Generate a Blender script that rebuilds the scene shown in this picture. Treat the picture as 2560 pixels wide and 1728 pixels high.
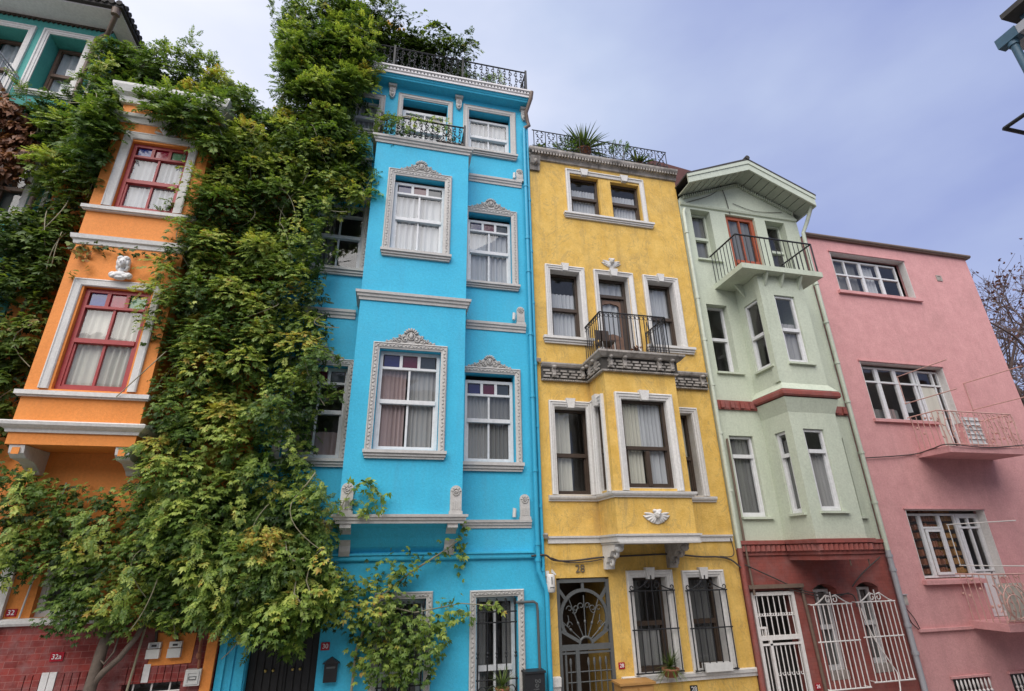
import bpy, math, random
import numpy as np
from mathutils import Vector, Matrix

rad = math.radians
random.seed(7)
rng = np.random.default_rng(11)
sc = bpy.context.scene
col = sc.collection
for o in list(bpy.data.objects):
    bpy.data.objects.remove(o)

# ---------------------------------------------------------------- camera
YAW, PITCH, ROLL = rad(13.87), rad(22.14), rad(-1.04)
cd = bpy.data.cameras.new('camera')
cam = bpy.data.objects.new('camera', cd)
col.objects.link(cam)
cd.sensor_width = 36.0
cd.lens = 36.0 * 1299.2 / 2560.0
cd.clip_start, cd.clip_end = 0.05, 2000.0
fwd = Vector((math.sin(YAW) * math.cos(PITCH), math.cos(YAW) * math.cos(PITCH), math.sin(PITCH)))
rgt = Vector((math.cos(YAW), -math.sin(YAW), 0))
up = rgt.cross(fwd)
r2 = rgt * math.cos(ROLL) + up * math.sin(ROLL)
u2 = -rgt * math.sin(ROLL) + up * math.cos(ROLL)
m = Matrix((r2, u2, -fwd)).transposed().to_4x4()
m.translation = Vector((0, -9, 0))
cam.matrix_world = m
sc.camera = cam

# ---------------------------------------------------------------- sky and sun (bright overcast)
SUN = Vector((-0.40, -0.72, 1.02)).normalized()
W = bpy.data.worlds.new('World')
sc.world = W
W.use_nodes = True
nt = W.node_tree
nt.nodes.clear()
def wn(t, **k):
    n = nt.nodes.new(t)
    for a, b in k.items():
        setattr(n, a, b)
    return n
out = wn('ShaderNodeOutputWorld')
bg = wn('ShaderNodeBackground')
bg.inputs['Strength'].default_value = 0.078
sky = wn('ShaderNodeTexSky', sky_type='NISHITA', sun_disc=False)
sky.sun_elevation = math.asin(SUN.z)
sky.sun_rotation = math.atan2(SUN.x, SUN.y)
tc = wn('ShaderNodeTexCoord')
mp = wn('ShaderNodeMapping')
mp.inputs['Scale'].default_value = (1.0, 1.0, 2.2)
nz = wn('ShaderNodeTexNoise')
nz.inputs['Scale'].default_value = 1.7
nz.inputs['Detail'].default_value = 5
nz.inputs['Roughness'].default_value = 0.5
sep = wn('ShaderNodeSeparateXYZ')
grad = wn('ShaderNodeMath', operation='MULTIPLY_ADD')
grad.inputs[1].default_value = 0.70
grad.inputs[2].default_value = -0.12
mix0 = wn('ShaderNodeMath', operation='MULTIPLY_ADD')
mix0.inputs[1].default_value = 0.95
ramp = wn('ShaderNodeValToRGB')
e = ramp.color_ramp.elements
e[0].position, e[0].color = 0.12, (6.6, 6.8, 7.8, 1)
e[1].position, e[1].color = 0.92, (2.3, 2.75, 5.0, 1)
x = ramp.color_ramp.elements.new(0.5)
x.color = (4.1, 4.7, 6.3, 1)
mx = wn('ShaderNodeMixRGB')
mx.inputs[0].default_value = 0.9
L = nt.links.new
L(tc.outputs['Generated'], mp.inputs['Vector'])
L(mp.outputs[0], nz.inputs['Vector'])
L(tc.outputs['Generated'], sep.inputs[0])
L(sep.outputs['X'], grad.inputs[0])
L(nz.outputs['Fac'], mix0.inputs[0])
L(grad.outputs[0], mix0.inputs[2])
L(mix0.outputs[0], ramp.inputs[0])
L(sky.outputs[0], mx.inputs[1])
L(ramp.outputs[0], mx.inputs[2])
L(mx.outputs[0], bg.inputs['Color'])
L(bg.outputs[0], out.inputs['Surface'])

sd = bpy.data.lights.new('sun', 'SUN')
sd.energy = 2.0
sd.angle = rad(65)
sd.color = (1.0, 0.95, 0.88)
sun = bpy.data.objects.new('sun', sd)
col.objects.link(sun)
sun.rotation_euler = SUN.to_track_quat('Z', 'Y').to_euler()

sc.view_settings.view_transform = 'Standard'
sc.view_settings.look = 'None'
sc.view_settings.exposure = 0.93
sc.view_settings.gamma = 1.0
sc.render.resolution_x, sc.render.resolution_y = 1024, 691
try:
    sc.cycles.max_bounces = 8
    sc.cycles.transparent_max_bounces = 12
except Exception:
    pass

# ---------------------------------------------------------------- materials
MATS = {}
def mat_new(name):
    mt = bpy.data.materials.new(name)
    mt.use_nodes = True
    n = mt.node_tree
    n.nodes.clear()
    o = n.nodes.new('ShaderNodeOutputMaterial')
    MATS[name] = mt
    return mt, n, o
def mix_rgb(n, fac, a, b, blend='MIX'):
    q = n.nodes.new('ShaderNodeMixRGB')
    q.blend_type = blend
    for s, v in ((0, fac), (1, a), (2, b)):
        if hasattr(v, 'links'):
            n.links.new(v, q.inputs[s])
        elif s == 0:
            q.inputs[0].default_value = v
        else:
            q.inputs[s].default_value = (*v, 1)
    return q.outputs[0]
def ramp_(n, src, p0, p1, c0=0.0, c1=1.0):
    q = n.nodes.new('ShaderNodeMapRange')
    q.inputs[1].default_value, q.inputs[2].default_value = p0, p1
    q.inputs[3].default_value, q.inputs[4].default_value = c0, c1
    n.links.new(src, q.inputs[0])
    return q.outputs[0]
def noise(n, scale, detail=4, rough=0.55, sc3=(1, 1, 1), dist=0.0):
    t = n.nodes.new('ShaderNodeTexCoord')
    mp = n.nodes.new('ShaderNodeMapping')
    mp.inputs['Scale'].default_value = sc3
    q = n.nodes.new('ShaderNodeTexNoise')
    q.inputs['Scale'].default_value = scale
    q.inputs['Detail'].default_value = detail
    q.inputs['Roughness'].default_value = rough
    q.inputs['Distortion'].default_value = dist
    n.links.new(t.outputs['Object'], mp.inputs[0])
    n.links.new(mp.outputs[0], q.inputs['Vector'])
    return q.outputs['Fac']
def finish(n, o, color, rough, bump=None, bstr=0.3, bdist=0.01, spec=0.3, metal=0.0):
    b = n.nodes.new('ShaderNodeBsdfPrincipled')
    if hasattr(color, 'links'):
        n.links.new(color, b.inputs['Base Color'])
    else:
        b.inputs['Base Color'].default_value = (*color, 1)
    b.inputs['Roughness'].default_value = rough
    b.inputs['Specular IOR Level'].default_value = spec
    b.inputs['Metallic'].default_value = metal
    if bump is not None:
        q = n.nodes.new('ShaderNodeBump')
        q.inputs['Strength'].default_value = bstr
        q.inputs['Distance'].default_value = bdist
        n.links.new(bump, q.inputs['Height'])
        n.links.new(q.outputs[0], b.inputs['Normal'])
    n.links.new(b.outputs[0], o.inputs[0])
    return b
def plaster(name, c, alt, stain, k_alt=0.6, k_stain=0.35, k_drip=0.3, rough=0.75, mott=2.2, bstr=0.35, crack=0.0):
    """painted render: broad mottling, fine blotches, weather streaks with their own shapes, trowel bump"""
    mt, n, o = mat_new(name)
    a = ramp_(n, noise(n, mott, 6, 0.65), 0.36, 0.66, 0, k_alt)
    c1 = mix_rgb(n, a, c, alt)
    s = ramp_(n, noise(n, 0.9, 8, 0.72, (1, 1, 0.7), 0.6), 0.52, 0.78, 0, k_stain)
    c2 = mix_rgb(n, s, c1, stain)
    d = ramp_(n, noise(n, 5.0, 5, 0.6, (1, 1, 0.06)), 0.54, 0.76, 0, k_drip)
    c3 = mix_rgb(n, d, c2, stain)
    f = ramp_(n, noise(n, 26, 4, 0.6), 0.3, 0.7, 0.9, 1.07)
    if crack:      # hairline cracks and trowel edges: thin ridges of a stretched noise
        q = n.nodes.new('ShaderNodeMath')
        q.operation = 'SUBTRACT'
        q.inputs[1].default_value = 0.5
        n.links.new(noise(n, 1.3, 5, 0.7, (1, 1, 0.45), 1.5), q.inputs[0])
        ab = n.nodes.new('ShaderNodeMath')
        ab.operation = 'ABSOLUTE'
        n.links.new(q.outputs[0], ab.inputs[0])
        c3 = mix_rgb(n, ramp_(n, ab.outputs[0], 0.0, 0.018, crack, 0), c3, stain)
    c4 = mix_rgb(n, 1.0, c3, (1, 1, 1), 'MULTIPLY')
    g = n.nodes.new('ShaderNodeMixRGB')
    g.blend_type = 'MULTIPLY'
    g.inputs[0].default_value = 1
    n.links.new(c4, g.inputs[1])
    n.links.new(f, g.inputs[2])
    hb = n.nodes.new('ShaderNodeMath')
    hb.operation = 'ADD'
    n.links.new(noise(n, 9, 5, 0.6), hb.inputs[0])
    n.links.new(noise(n, 55, 3, 0.6), hb.inputs[1])
    finish(n, o, g.outputs[0], rough, hb.outputs[0], bstr, 0.012, 0.25)
    return mt
def simple(name, c, rough=0.5, var=0.25, scale=14, spec=0.4, metal=0.0, dark=None, bstr=0.15):
    mt, n, o = mat_new(name)
    dk = dark if dark else tuple(v * 0.45 for v in c)
    a = ramp_(n, noise(n, scale, 5, 0.65), 0.4, 0.75, 0, var)
    finish(n, o, mix_rgb(n, a, c, dk), rough, noise(n, scale * 2.5, 3), bstr, 0.004, spec, metal)
    return mt

plaster('blue_paint', (0.055, 0.47, 0.68), (0.043, 0.41, 0.62), (0.09, 0.32, 0.45), 0.65, 0.32, 0.26, 0.6)
plaster('yellow_paint', (0.75, 0.49, 0.135), (0.63, 0.385, 0.085), (0.38, 0.265, 0.11), 1.0, 0.6, 0.7, 0.8, 3.8, 0.6, crack=0.5)
plaster('green_paint', (0.53, 0.57, 0.455), (0.47, 0.515, 0.41), (0.31, 0.34, 0.26), 0.6, 0.4, 0.32, 0.65)
plaster('pink_paint', (0.66, 0.34, 0.33), (0.56, 0.275, 0.27), (0.42, 0.225, 0.21), 0.75, 0.55, 0.3, 0.85, 3.6, 0.6, crack=0.15)
plaster('orange_paint', (0.79, 0.28, 0.065), (0.73, 0.245, 0.05), (0.50, 0.18, 0.05), 0.6, 0.3, 0.2, 0.6)
plaster('teal_paint', (0.095, 0.38, 0.335), (0.075, 0.32, 0.285), (0.05, 0.20, 0.18), 0.5, 0.4, 0.4, 0.65)
plaster('grey_trim', (0.53, 0.51, 0.48), (0.45, 0.43, 0.41), (0.25, 0.235, 0.22), 0.5, 0.3, 0.25, 0.6, 5)
plaster('pale_trim', (0.66, 0.64, 0.61), (0.55, 0.53, 0.50), (0.33, 0.30, 0.27), 0.4, 0.25, 0.25, 0.6, 5)
plaster('weathered_stone', (0.44, 0.40, 0.36), (0.25, 0.23, 0.205), (0.035, 0.031, 0.028), 0.9, 0.95, 0.9, 0.8, 6)
plaster('sooty_stone', (0.085, 0.078, 0.07), (0.06, 0.055, 0.05), (0.02, 0.018, 0.016), 0.8, 0.8, 0.6, 0.85, 6)
plaster('interior_plaster', (0.30, 0.28, 0.26), (0.24, 0.22, 0.20), (0.05, 0.05, 0.05))
plaster('grey_render', (0.30, 0.29, 0.28), (0.26, 0.25, 0.24), (0.18, 0.17, 0.16))
plaster('cobbles', (0.25, 0.24, 0.225), (0.20, 0.19, 0.18), (0.13, 0.12, 0.11), 0.6, 0.4, 0.0, 0.9, 8)
plaster('paving_stone', (0.38, 0.36, 0.34), (0.32, 0.30, 0.28), (0.12, 0.12, 0.11), 0.6, 0.4, 0.0, 0.85, 3)
plaster('carved_trim', (0.52, 0.50, 0.47), (0.34, 0.325, 0.305), (0.25, 0.235, 0.22), 0.75, 0.3, 0.2, 0.6, 17, 0.8)
plaster('soffit_board', (0.78, 0.75, 0.74), (0.68, 0.65, 0.64), (0.34, 0.31, 0.30), 0.5, 0.4, 0.1, 0.7)
simple('white_paint', (0.68, 0.68, 0.68), 0.4, 0.3)
simple('dark_wood', (0.060, 0.040, 0.028), 0.45, 0.5, 9)
simple('red_wood', (0.36, 0.045, 0.045), 0.4, 0.4)
simple('orange_wood', (0.36, 0.085, 0.035), 0.45, 0.5, 7)
simple('brown_wood', (0.16, 0.09, 0.06), 0.55, 0.5, 9)
simple('tan_wood', (0.42, 0.22, 0.07), 0.5, 0.4, 9)
simple('black_iron', (0.018, 0.018, 0.02), 0.5, 0.3)
simple('grey_iron', (0.10, 0.105, 0.105), 0.45, 0.35)
simple('white_iron', (0.74, 0.71, 0.68), 0.5, 0.3, 20, dark=(0.40, 0.27, 0.19))
simple('pinkish_iron', (0.60, 0.36, 0.31), 0.6, 0.5, 20, dark=(0.35, 0.22, 0.16))
simple('teal_metal', (0.05, 0.11, 0.16), 0.5, 0.3)
simple('door_black', (0.018, 0.017, 0.017), 0.5, 0.4)
simple('blue_pipe_paint', (0.035, 0.36, 0.55), 0.45, 0.2)
simple('green_pipe_paint', (0.52, 0.56, 0.46), 0.5, 0.3)
simple('grey_plastic', (0.36, 0.36, 0.38), 0.45, 0.25)
simple('pale_plastic', (0.62, 0.61, 0.58), 0.4, 0.25)
simple('brown_metal', (0.17, 0.12, 0.09), 0.5, 0.5)
simple('roof_tile', (0.115, 0.045, 0.038), 0.75, 0.5, 6)
simple('dark_roof', (0.05, 0.045, 0.042), 0.8, 0.5, 6)
simple('terracotta', (0.33, 0.13, 0.07), 0.75, 0.4)
simple('marble', (0.72, 0.70, 0.68), 0.5, 0.4, 18, dark=(0.36, 0.34, 0.32))
simple('bark', (0.15, 0.115, 0.09), 0.85, 0.7, 18, bstr=0.8)
simple('dark_bark', (0.13, 0.09, 0.08), 0.85, 0.5, 18)
simple('vine_stem', (0.30, 0.27, 0.18), 0.7, 0.5)
simple('sign_red', (0.36, 0.012, 0.025), 0.35, 0.15)
simple('sign_white', (0.80, 0.78, 0.78), 0.4, 0.1)
simple('bronze', (0.22, 0.18, 0.13), 0.4, 0.6, 40, metal=0.5)
simple('brass', (0.45, 0.32, 0.10), 0.35, 0.3, metal=0.8)
simple('flower_yellow', (0.80, 0.45, 0.04), 0.5, 0.3, 30)
simple('cable_rubber', (0.06, 0.05, 0.045), 0.6, 0.3)
simple('dead_leaf', (0.20, 0.085, 0.045), 0.8, 0.7, 9)

def brick(name, c1, c2, mortar, scale, rough=0.85, worn=0.3, bw=0.5, rh=0.25):
    mt, n, o = mat_new(name)
    t = n.nodes.new('ShaderNodeTexCoord')
    mp = n.nodes.new('ShaderNodeMapping')
    mp.inputs['Rotation'].default_value = (rad(90), 0, 0)
    b = n.nodes.new('ShaderNodeTexBrick')
    b.inputs['Color1'].default_value = (*c1, 1)
    b.inputs['Color2'].default_value = (*c2, 1)
    b.inputs['Mortar'].default_value = (*mortar, 1)
    b.inputs['Scale'].default_value = scale
    b.inputs['Mortar Size'].default_value = 0.012
    b.inputs['Mortar Smooth'].default_value = 0.5
    b.inputs['Brick Width'].default_value = bw
    b.inputs['Row Height'].default_value = rh
    n.links.new(t.outputs['Object'], mp.inputs[0])
    n.links.new(mp.outputs[0], b.inputs['Vector'])
    w1 = ramp_(n, noise(n, 3.2, 7, 0.7), 0.44, 0.66, 0, worn)
    cc = mix_rgb(n, w1, b.outputs['Color'], tuple(0.45 * v + 0.10 for v in c1))
    w2 = ramp_(n, noise(n, 7, 6, 0.7), 0.5, 0.75, 0, worn * 1.2)
    cc = mix_rgb(n, w2, cc, tuple(v * 0.45 for v in c1))
    finish(n, o, cc, rough, b.outputs['Fac'], -0.5, 0.01)
brick('old_brick', (0.31, 0.05, 0.04), (0.20, 0.034, 0.03), (0.34, 0.14, 0.12), 3.3, 0.8, 0.95)
brick('painted_brick', (0.30, 0.082, 0.066), (0.26, 0.072, 0.058), (0.21, 0.058, 0.048), 4.2, 0.75, 0.45)
brick('side_brick', (0.55, 0.20, 0.09), (0.48, 0.17, 0.08), (0.40, 0.22, 0.14), 4.0, 0.85, 0.3)

def glass(name, tint, boost=1.0):
    mt, n, o = mat_new(name)
    tr = n.nodes.new('ShaderNodeBsdfTransparent')
    tr.inputs[0].default_value = (*tint, 1)
    gl = n.nodes.new('ShaderNodeBsdfGlossy')
    gl.inputs['Roughness'].default_value = 0.015
    fr = n.nodes.new('ShaderNodeLayerWeight')      # same from both sides, so daylight passes in
    fr.inputs['Blend'].default_value = 0.5
    pw = n.nodes.new('ShaderNodeMath')
    pw.operation = 'POWER'
    pw.inputs[1].default_value = 4.0
    n.links.new(fr.outputs['Facing'], pw.inputs[0])
    bp = n.nodes.new('ShaderNodeBump')
    bp.inputs['Strength'].default_value = 0.06
    bp.inputs['Distance'].default_value = 0.02
    n.links.new(noise(n, 2.2, 2), bp.inputs['Height'])
    n.links.new(bp.outputs[0], gl.inputs['Normal'])
    k = n.nodes.new('ShaderNodeMath')
    k.operation = 'MULTIPLY_ADD'
    k.use_clamp = True
    k.inputs[1].default_value = 0.80
    k.inputs[2].default_value = 0.07 * boost
    n.links.new(pw.outputs[0], k.inputs[0])
    mx = n.nodes.new('ShaderNodeMixShader')
    n.links.new(k.outputs[0], mx.inputs[0])
    n.links.new(tr.outputs[0], mx.inputs[1])
    n.links.new(gl.outputs[0], mx.inputs[2])
    n.links.new(mx.outputs[0], o.inputs[0])
glass('window_glass', (0.95, 0.96, 0.96))
def stained(name, c):
    mt, n, o = mat_new(name)
    finish(n, o, mix_rgb(n, ramp_(n, noise(n, 25, 3), 0.4, 0.7, 0, 0.4), c, tuple(v * 0.5 for v in c)), 0.08, noise(n, 30, 3), 0.3, 0.004, 0.6)
stained('blue_glass', (0.018, 0.02, 0.10))
stained('strong_blue_glass', (0.01, 0.03, 0.22))
stained('red_glass', (0.09, 0.010, 0.03))
stained('strong_red_glass', (0.30, 0.012, 0.045))
stained('slate_glass', (0.035, 0.045, 0.055))
stained('green_glass', (0.14, 0.30, 0.16))
def cloth(name, c, tr=0.08):
    mt, n, o = mat_new(name)
    d = n.nodes.new('ShaderNodeBsdfDiffuse')
    t = n.nodes.new('ShaderNodeBsdfTranslucent')
    cc = mix_rgb(n, ramp_(n, noise(n, 9, 4, 0.6, (1, 1, 0.05)), 0.35, 0.7, 0, 0.6), c, tuple(v * 0.66 for v in c))
    n.links.new(cc, d.inputs[0])
    n.links.new(cc, t.inputs[0])
    mx = n.nodes.new('ShaderNodeMixShader')
    mx.inputs[0].default_value = tr
    n.links.new(d.outputs[0], mx.inputs[1])
    n.links.new(t.outputs[0], mx.inputs[2])
    n.links.new(mx.outputs[0], o.inputs[0])
cloth('sheer_cloth', (0.52, 0.53, 0.55))
cloth('grey_cloth', (0.36, 0.355, 0.35))
cloth('rose_cloth', (0.38, 0.29, 0.285))
cloth('cream_cloth', (0.62, 0.60, 0.52))
cloth('dim_cloth', (0.20, 0.20, 0.195))
plaster('shaded_soffit', (0.36, 0.39, 0.32), (0.32, 0.35, 0.29), (0.22, 0.24, 0.19))  # light paint in a darker tone, eave shade put into the colour

def leafmat(name, stops, trans=0.3, rough=0.42):
    mt, n, o = mat_new(name)
    at = n.nodes.new('ShaderNodeAttribute')
    at.attribute_name = 'tint'
    rp = n.nodes.new('ShaderNodeValToRGB')
    el = rp.color_ramp.elements
    el[0].position, el[0].color = stops[0][0], (*stops[0][1], 1)
    el[1].position, el[1].color = stops[-1][0], (*stops[-1][1], 1)
    for p, c in stops[1:-1]:
        k = el.new(p)
        k.color = (*c, 1)
    n.links.new(at.outputs['Fac'], rp.inputs[0])
    b = n.nodes.new('ShaderNodeBsdfPrincipled')
    b.inputs['Roughness'].default_value = rough
    b.inputs['Specular IOR Level'].default_value = 0.35
    n.links.new(rp.outputs[0], b.inputs['Base Color'])
    t = n.nodes.new('ShaderNodeBsdfTranslucent')
    tcx = mix_rgb(n, 1.0, rp.outputs[0], (1.25, 1.3, 0.6), 'MULTIPLY')
    n.links.new(tcx, t.inputs[0])
    mx = n.nodes.new('ShaderNodeMixShader')
    mx.inputs[0].default_value = trans
    n.links.new(b.outputs[0], mx.inputs[1])
    n.links.new(t.outputs[0], mx.inputs[2])
    n.links.new(mx.outputs[0], o.inputs[0])
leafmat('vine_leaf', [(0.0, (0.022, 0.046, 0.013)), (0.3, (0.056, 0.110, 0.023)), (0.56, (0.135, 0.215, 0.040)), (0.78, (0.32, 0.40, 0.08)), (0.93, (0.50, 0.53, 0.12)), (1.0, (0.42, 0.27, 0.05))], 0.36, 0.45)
leafmat('ivy_leaf', [(0.0, (0.026, 0.052, 0.014)), (0.5, (0.09, 0.15, 0.03)), (0.85, (0.24, 0.31, 0.06)), (1.0, (0.30, 0.12, 0.04))], 0.36, 0.45)
leafmat('dry_leaf', [(0.0, (0.09, 0.035, 0.02)), (0.5, (0.20, 0.085, 0.045)), (1.0, (0.34, 0.16, 0.08))], 0.2)
leafmat('blade_leaf', [(0.0, (0.035, 0.07, 0.015)), (0.6, (0.09, 0.14, 0.03)), (1.0, (0.24, 0.26, 0.08))], 0.2)
leafmat('tree_leaf', [(0.0, (0.05, 0.02, 0.014)), (0.6, (0.12, 0.04, 0.028)), (1.0, (0.18, 0.09, 0.05))], 0.2)

# ---------------------------------------------------------------- mesh builder
class Fr:
    """a wall's own frame: u along the wall, v up, w out of the wall"""
    def __init__(s, o, u, v, w):
        s.o, s.u, s.v, s.w = Vector(o), Vector(u), Vector(v), Vector(w)
    def p(s, a, b, c=0.0):
        return s.o + s.u * a + s.v * b + s.w * c
def front(d=0.0):
    return Fr((0, -d, 0), (1, 0, 0), (0, 0, 1), (0, -1, 0))
def leftf(x):
    return Fr((x, 0, 0), (0, -1, 0), (0, 0, 1), (-1, 0, 0))
def rightf(x):
    return Fr((x, 0, 0), (0, 1, 0), (0, 0, 1), (1, 0, 0))
F0 = front(0)

class MB:
    def __init__(s):
        s.v, s.f, s.sm = [], [], []
    def add(s, vs, fs, smooth=False):
        k = len(s.v)
        s.v += [tuple(p) for p in vs]
        s.f += [tuple(i + k for i in f) for f in fs]
        s.sm += [smooth] * len(fs)
    def quad(s, *pts):
        s.add(pts, [tuple(range(len(pts)))])
    def box(s, F, u0, u1, v0, v1, w0, w1):
        vs = [F.p(a, b, c) for c in (w0, w1) for b in (v0, v1) for a in (u0, u1)]
        s.add(vs, [(0, 2, 3, 1), (4, 5, 7, 6), (0, 1, 5, 4), (2, 6, 7, 3), (0, 4, 6, 2), (1, 3, 7, 5)])
    def bx(s, x0, x1, y0, y1, z0, z1):
        s.box(Fr((0, 0, 0), (1, 0, 0), (0, 0, 1), (0, -1, 0)), x0, x1, z0, z1, -y1, -y0)
    def prism(s, F, poly, w0, w1):
        n = len(poly)
        vs = [F.p(a, b, w0) for a, b in poly] + [F.p(a, b, w1) for a, b in poly]
        s.add(vs, [tuple(range(n))[::-1], tuple(range(n, 2 * n))] + [(i, (i + 1) % n, n + (i + 1) % n, n + i) for i in range(n)])
    def wall(s, F, u0, u1, v0, v1, holes=(), depth=0.2):
        us = sorted({u0, u1, *[h[0] for h in holes], *[h[1] for h in holes]})
        vs = sorted({v0, v1, *[h[2] for h in holes], *[h[3] for h in holes]})
        us = [a for a in us if u0 <= a <= u1]
        vs = [a for a in vs if v0 <= a <= v1]
        nu, nv = len(us) - 1, len(vs) - 1
        def solid(i, j):
            if not (0 <= i < nu and 0 <= j < nv):
                return False
            a, b = (us[i] + us[i + 1]) / 2, (vs[j] + vs[j + 1]) / 2
            return not any(h[0] < a < h[1] and h[2] < b < h[3] for h in holes)
        for i in range(nu):
            for j in range(nv):
                if not solid(i, j):
                    continue
                a, b, c, d = us[i], us[i + 1], vs[j], vs[j + 1]
                s.quad(F.p(a, c, 0), F.p(b, c, 0), F.p(b, d, 0), F.p(a, d, 0))
                s.quad(F.p(a, c, -depth), F.p(a, d, -depth), F.p(b, d, -depth), F.p(b, c, -depth))
                for (di, dj, p, q) in ((-1, 0, (a, d), (a, c)), (1, 0, (b, c), (b, d)), (0, -1, (a, c), (b, c)), (0, 1, (b, d), (a, d))):
                    if not solid(i + di, j + dj):
                        s.quad(F.p(*p, 0), F.p(*p, -depth), F.p(*q, -depth), F.p(*q, 0))
    def mold(s, F, u0, u1, v0, v1, prof, closed=True):
        """mitred moulding round a rectangle: prof = (inward distance, projection)"""
        rings = [[F.p(u0 + d, v0 + (d if closed else 0), w), F.p(u0 + d, v1 - d, w), F.p(u1 - d, v1 - d, w), F.p(u1 - d, v0 + (d if closed else 0), w)] for d, w in prof]
        vs = [p for r in rings for p in r]
        fs = []
        for i in range(len(prof) - 1):
            for j in range(4 if closed else 3):
                k = (j + 1) % 4
                fs.append((4 * i + j, 4 * i + k, 4 * i + 4 + k, 4 * i + 4 + j))
        s.add(vs, fs)
    def sweep(s, path, prof, caps=True):
        """prof (out, z) carried along a plan path (x, y), left to right as seen from the street"""
        n = len(path)
        nor = []
        for i in range(n):
            ds = []
            if i > 0:
                ds.append((Vector(path[i]) - Vector(path[i - 1])).normalized())
            if i < n - 1:
                ds.append((Vector(path[i + 1]) - Vector(path[i])).normalized())
            ns = [Vector((d.y, -d.x)) for d in ds]
            if len(ns) == 2:
                b = (ns[0] + ns[1]).normalized()
                nor.append(b / max(0.3, b.dot(ns[0])))
            else:
                nor.append(ns[0])
        m = len(prof)
        vs = [(path[i][0] + nor[i].x * o_, path[i][1] + nor[i].y * o_, z) for i in range(n) for o_, z in prof]
        fs = [(i * m + j, (i + 1) * m + j, (i + 1) * m + j + 1, i * m + j + 1) for i in range(n - 1) for j in range(m - 1)]
        if caps:
            fs += [tuple(range(m)), tuple(range((n - 1) * m, n * m))[::-1]]
        s.add(vs, fs)
    def tube(s, pts, r, n=6, r1=None, caps=True):
        pts = [Vector(p) for p in pts]
        k = len(pts)
        vs, fs = [], []
        prev = None
        for i, p in enumerate(pts):
            d = (pts[min(i + 1, k - 1)] - pts[max(i - 1, 0)])
            d = d.normalized() if d.length > 1e-9 else Vector((0, 0, 1))
            if prev is None:
                a = d.orthogonal().normalized()
            else:
                a = (prev - d * prev.dot(d))
                a = a.normalized() if a.length > 1e-6 else d.orthogonal().normalized()
            prev = a
            b = d.cross(a)
            rr = r if r1 is None else r + (r1 - r) * i / max(1, k - 1)
            for j in range(n):
                t = 2 * math.pi * j / n
                vs.append(p + (a * math.cos(t) + b * math.sin(t)) * rr)
        for i in range(k - 1):
            for j in range(n):
                fs.append((i * n + j, i * n + (j + 1) % n, (i + 1) * n + (j + 1) % n, (i + 1) * n + j))
        s.add(vs, fs, True)
        if caps:
            s.add(vs[:n], [tuple(range(n))[::-1]])
            s.add(vs[-n:], [tuple(range(n))])
    def ball(s, c, r, n=8, rot=None):
        c = Vector(c)
        r = (r, r, r) if not hasattr(r, '__len__') else r
        vs, fs = [], []
        h = max(4, n // 2 + 1)
        for i in range(h + 1):
            t = math.pi * i / h
            for j in range(n):
                a = 2 * math.pi * j / n
                q = Vector((r[0] * math.sin(t) * math.cos(a), r[1] * math.sin(t) * math.sin(a), r[2] * math.cos(t)))
                if rot is not None:
                    q = rot @ q
                vs.append(c + q)
        for i in range(h):
            for j in range(n):
                fs.append((i * n + j, i * n + (j + 1) % n, (i + 1) * n + (j + 1) % n, (i + 1) * n + j))
        s.add(vs, fs, True)
    def fball(s, F, u, v, w, ru, rv, rw, n=8, tilt=0.0):
        B = Matrix((F.u, F.w, F.v)).transposed() @ Matrix.Rotation(tilt, 3, 'Y')
        s.ball(F.p(u, v, w), (ru, rw, rv), n, B)
    def arc(s, F, cu, cv, r0, r1, a0, a1, rad_, w=0.0, n=10, k=5):
        s.tube([F.p(cu + (r0 + (r1 - r0) * i / n) * math.cos(a0 + (a1 - a0) * i / n), cv + (r0 + (r1 - r0) * i / n) * math.sin(a0 + (a1 - a0) * i / n), w) for i in range(n + 1)], rad_, k)
    def rod(s, F, u0, v0, u1, v1, r, w=0.0, k=5):
        s.tube([F.p(u0, v0, w), F.p(u1, v1, w)], r, k)
    def build(s, name, mat, parent=None):
        me = bpy.data.meshes.new(name)
        me.from_pydata(s.v, [], s.f)
        me.polygons.foreach_set('use_smooth', s.sm)
        me.materials.append(MATS[mat])
        me.update()
        o = bpy.data.objects.new(name, me)
        col.objects.link(o)
        if parent is not None:
            adopt(o, parent)
        return o
def adopt(o, parent):
    o.parent = parent
    o.matrix_parent_inverse = Matrix.Translation(-parent.location) if parent.type == 'EMPTY' else Matrix()
def tag(o, label=None, cat=None, group=None, kind=None):
    for k, v in (('label', label), ('category', cat), ('group', group), ('kind', kind)):
        if v:
            o[k] = v
    return o
def thing(name, label, cat, loc, group=None):
    o = bpy.data.objects.new(name, None)
    o.location = loc
    o.empty_display_size = 0.3
    col.objects.link(o)
    return tag(o, label, cat, group)
def bez(p0, p1, p2, n=10):
    p0, p1, p2 = Vector(p0), Vector(p1), Vector(p2)
    return [p0 * (1 - t) ** 2 + p1 * 2 * t * (1 - t) + p2 * t * t for t in [i / n for i in range(n + 1)]]
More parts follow.
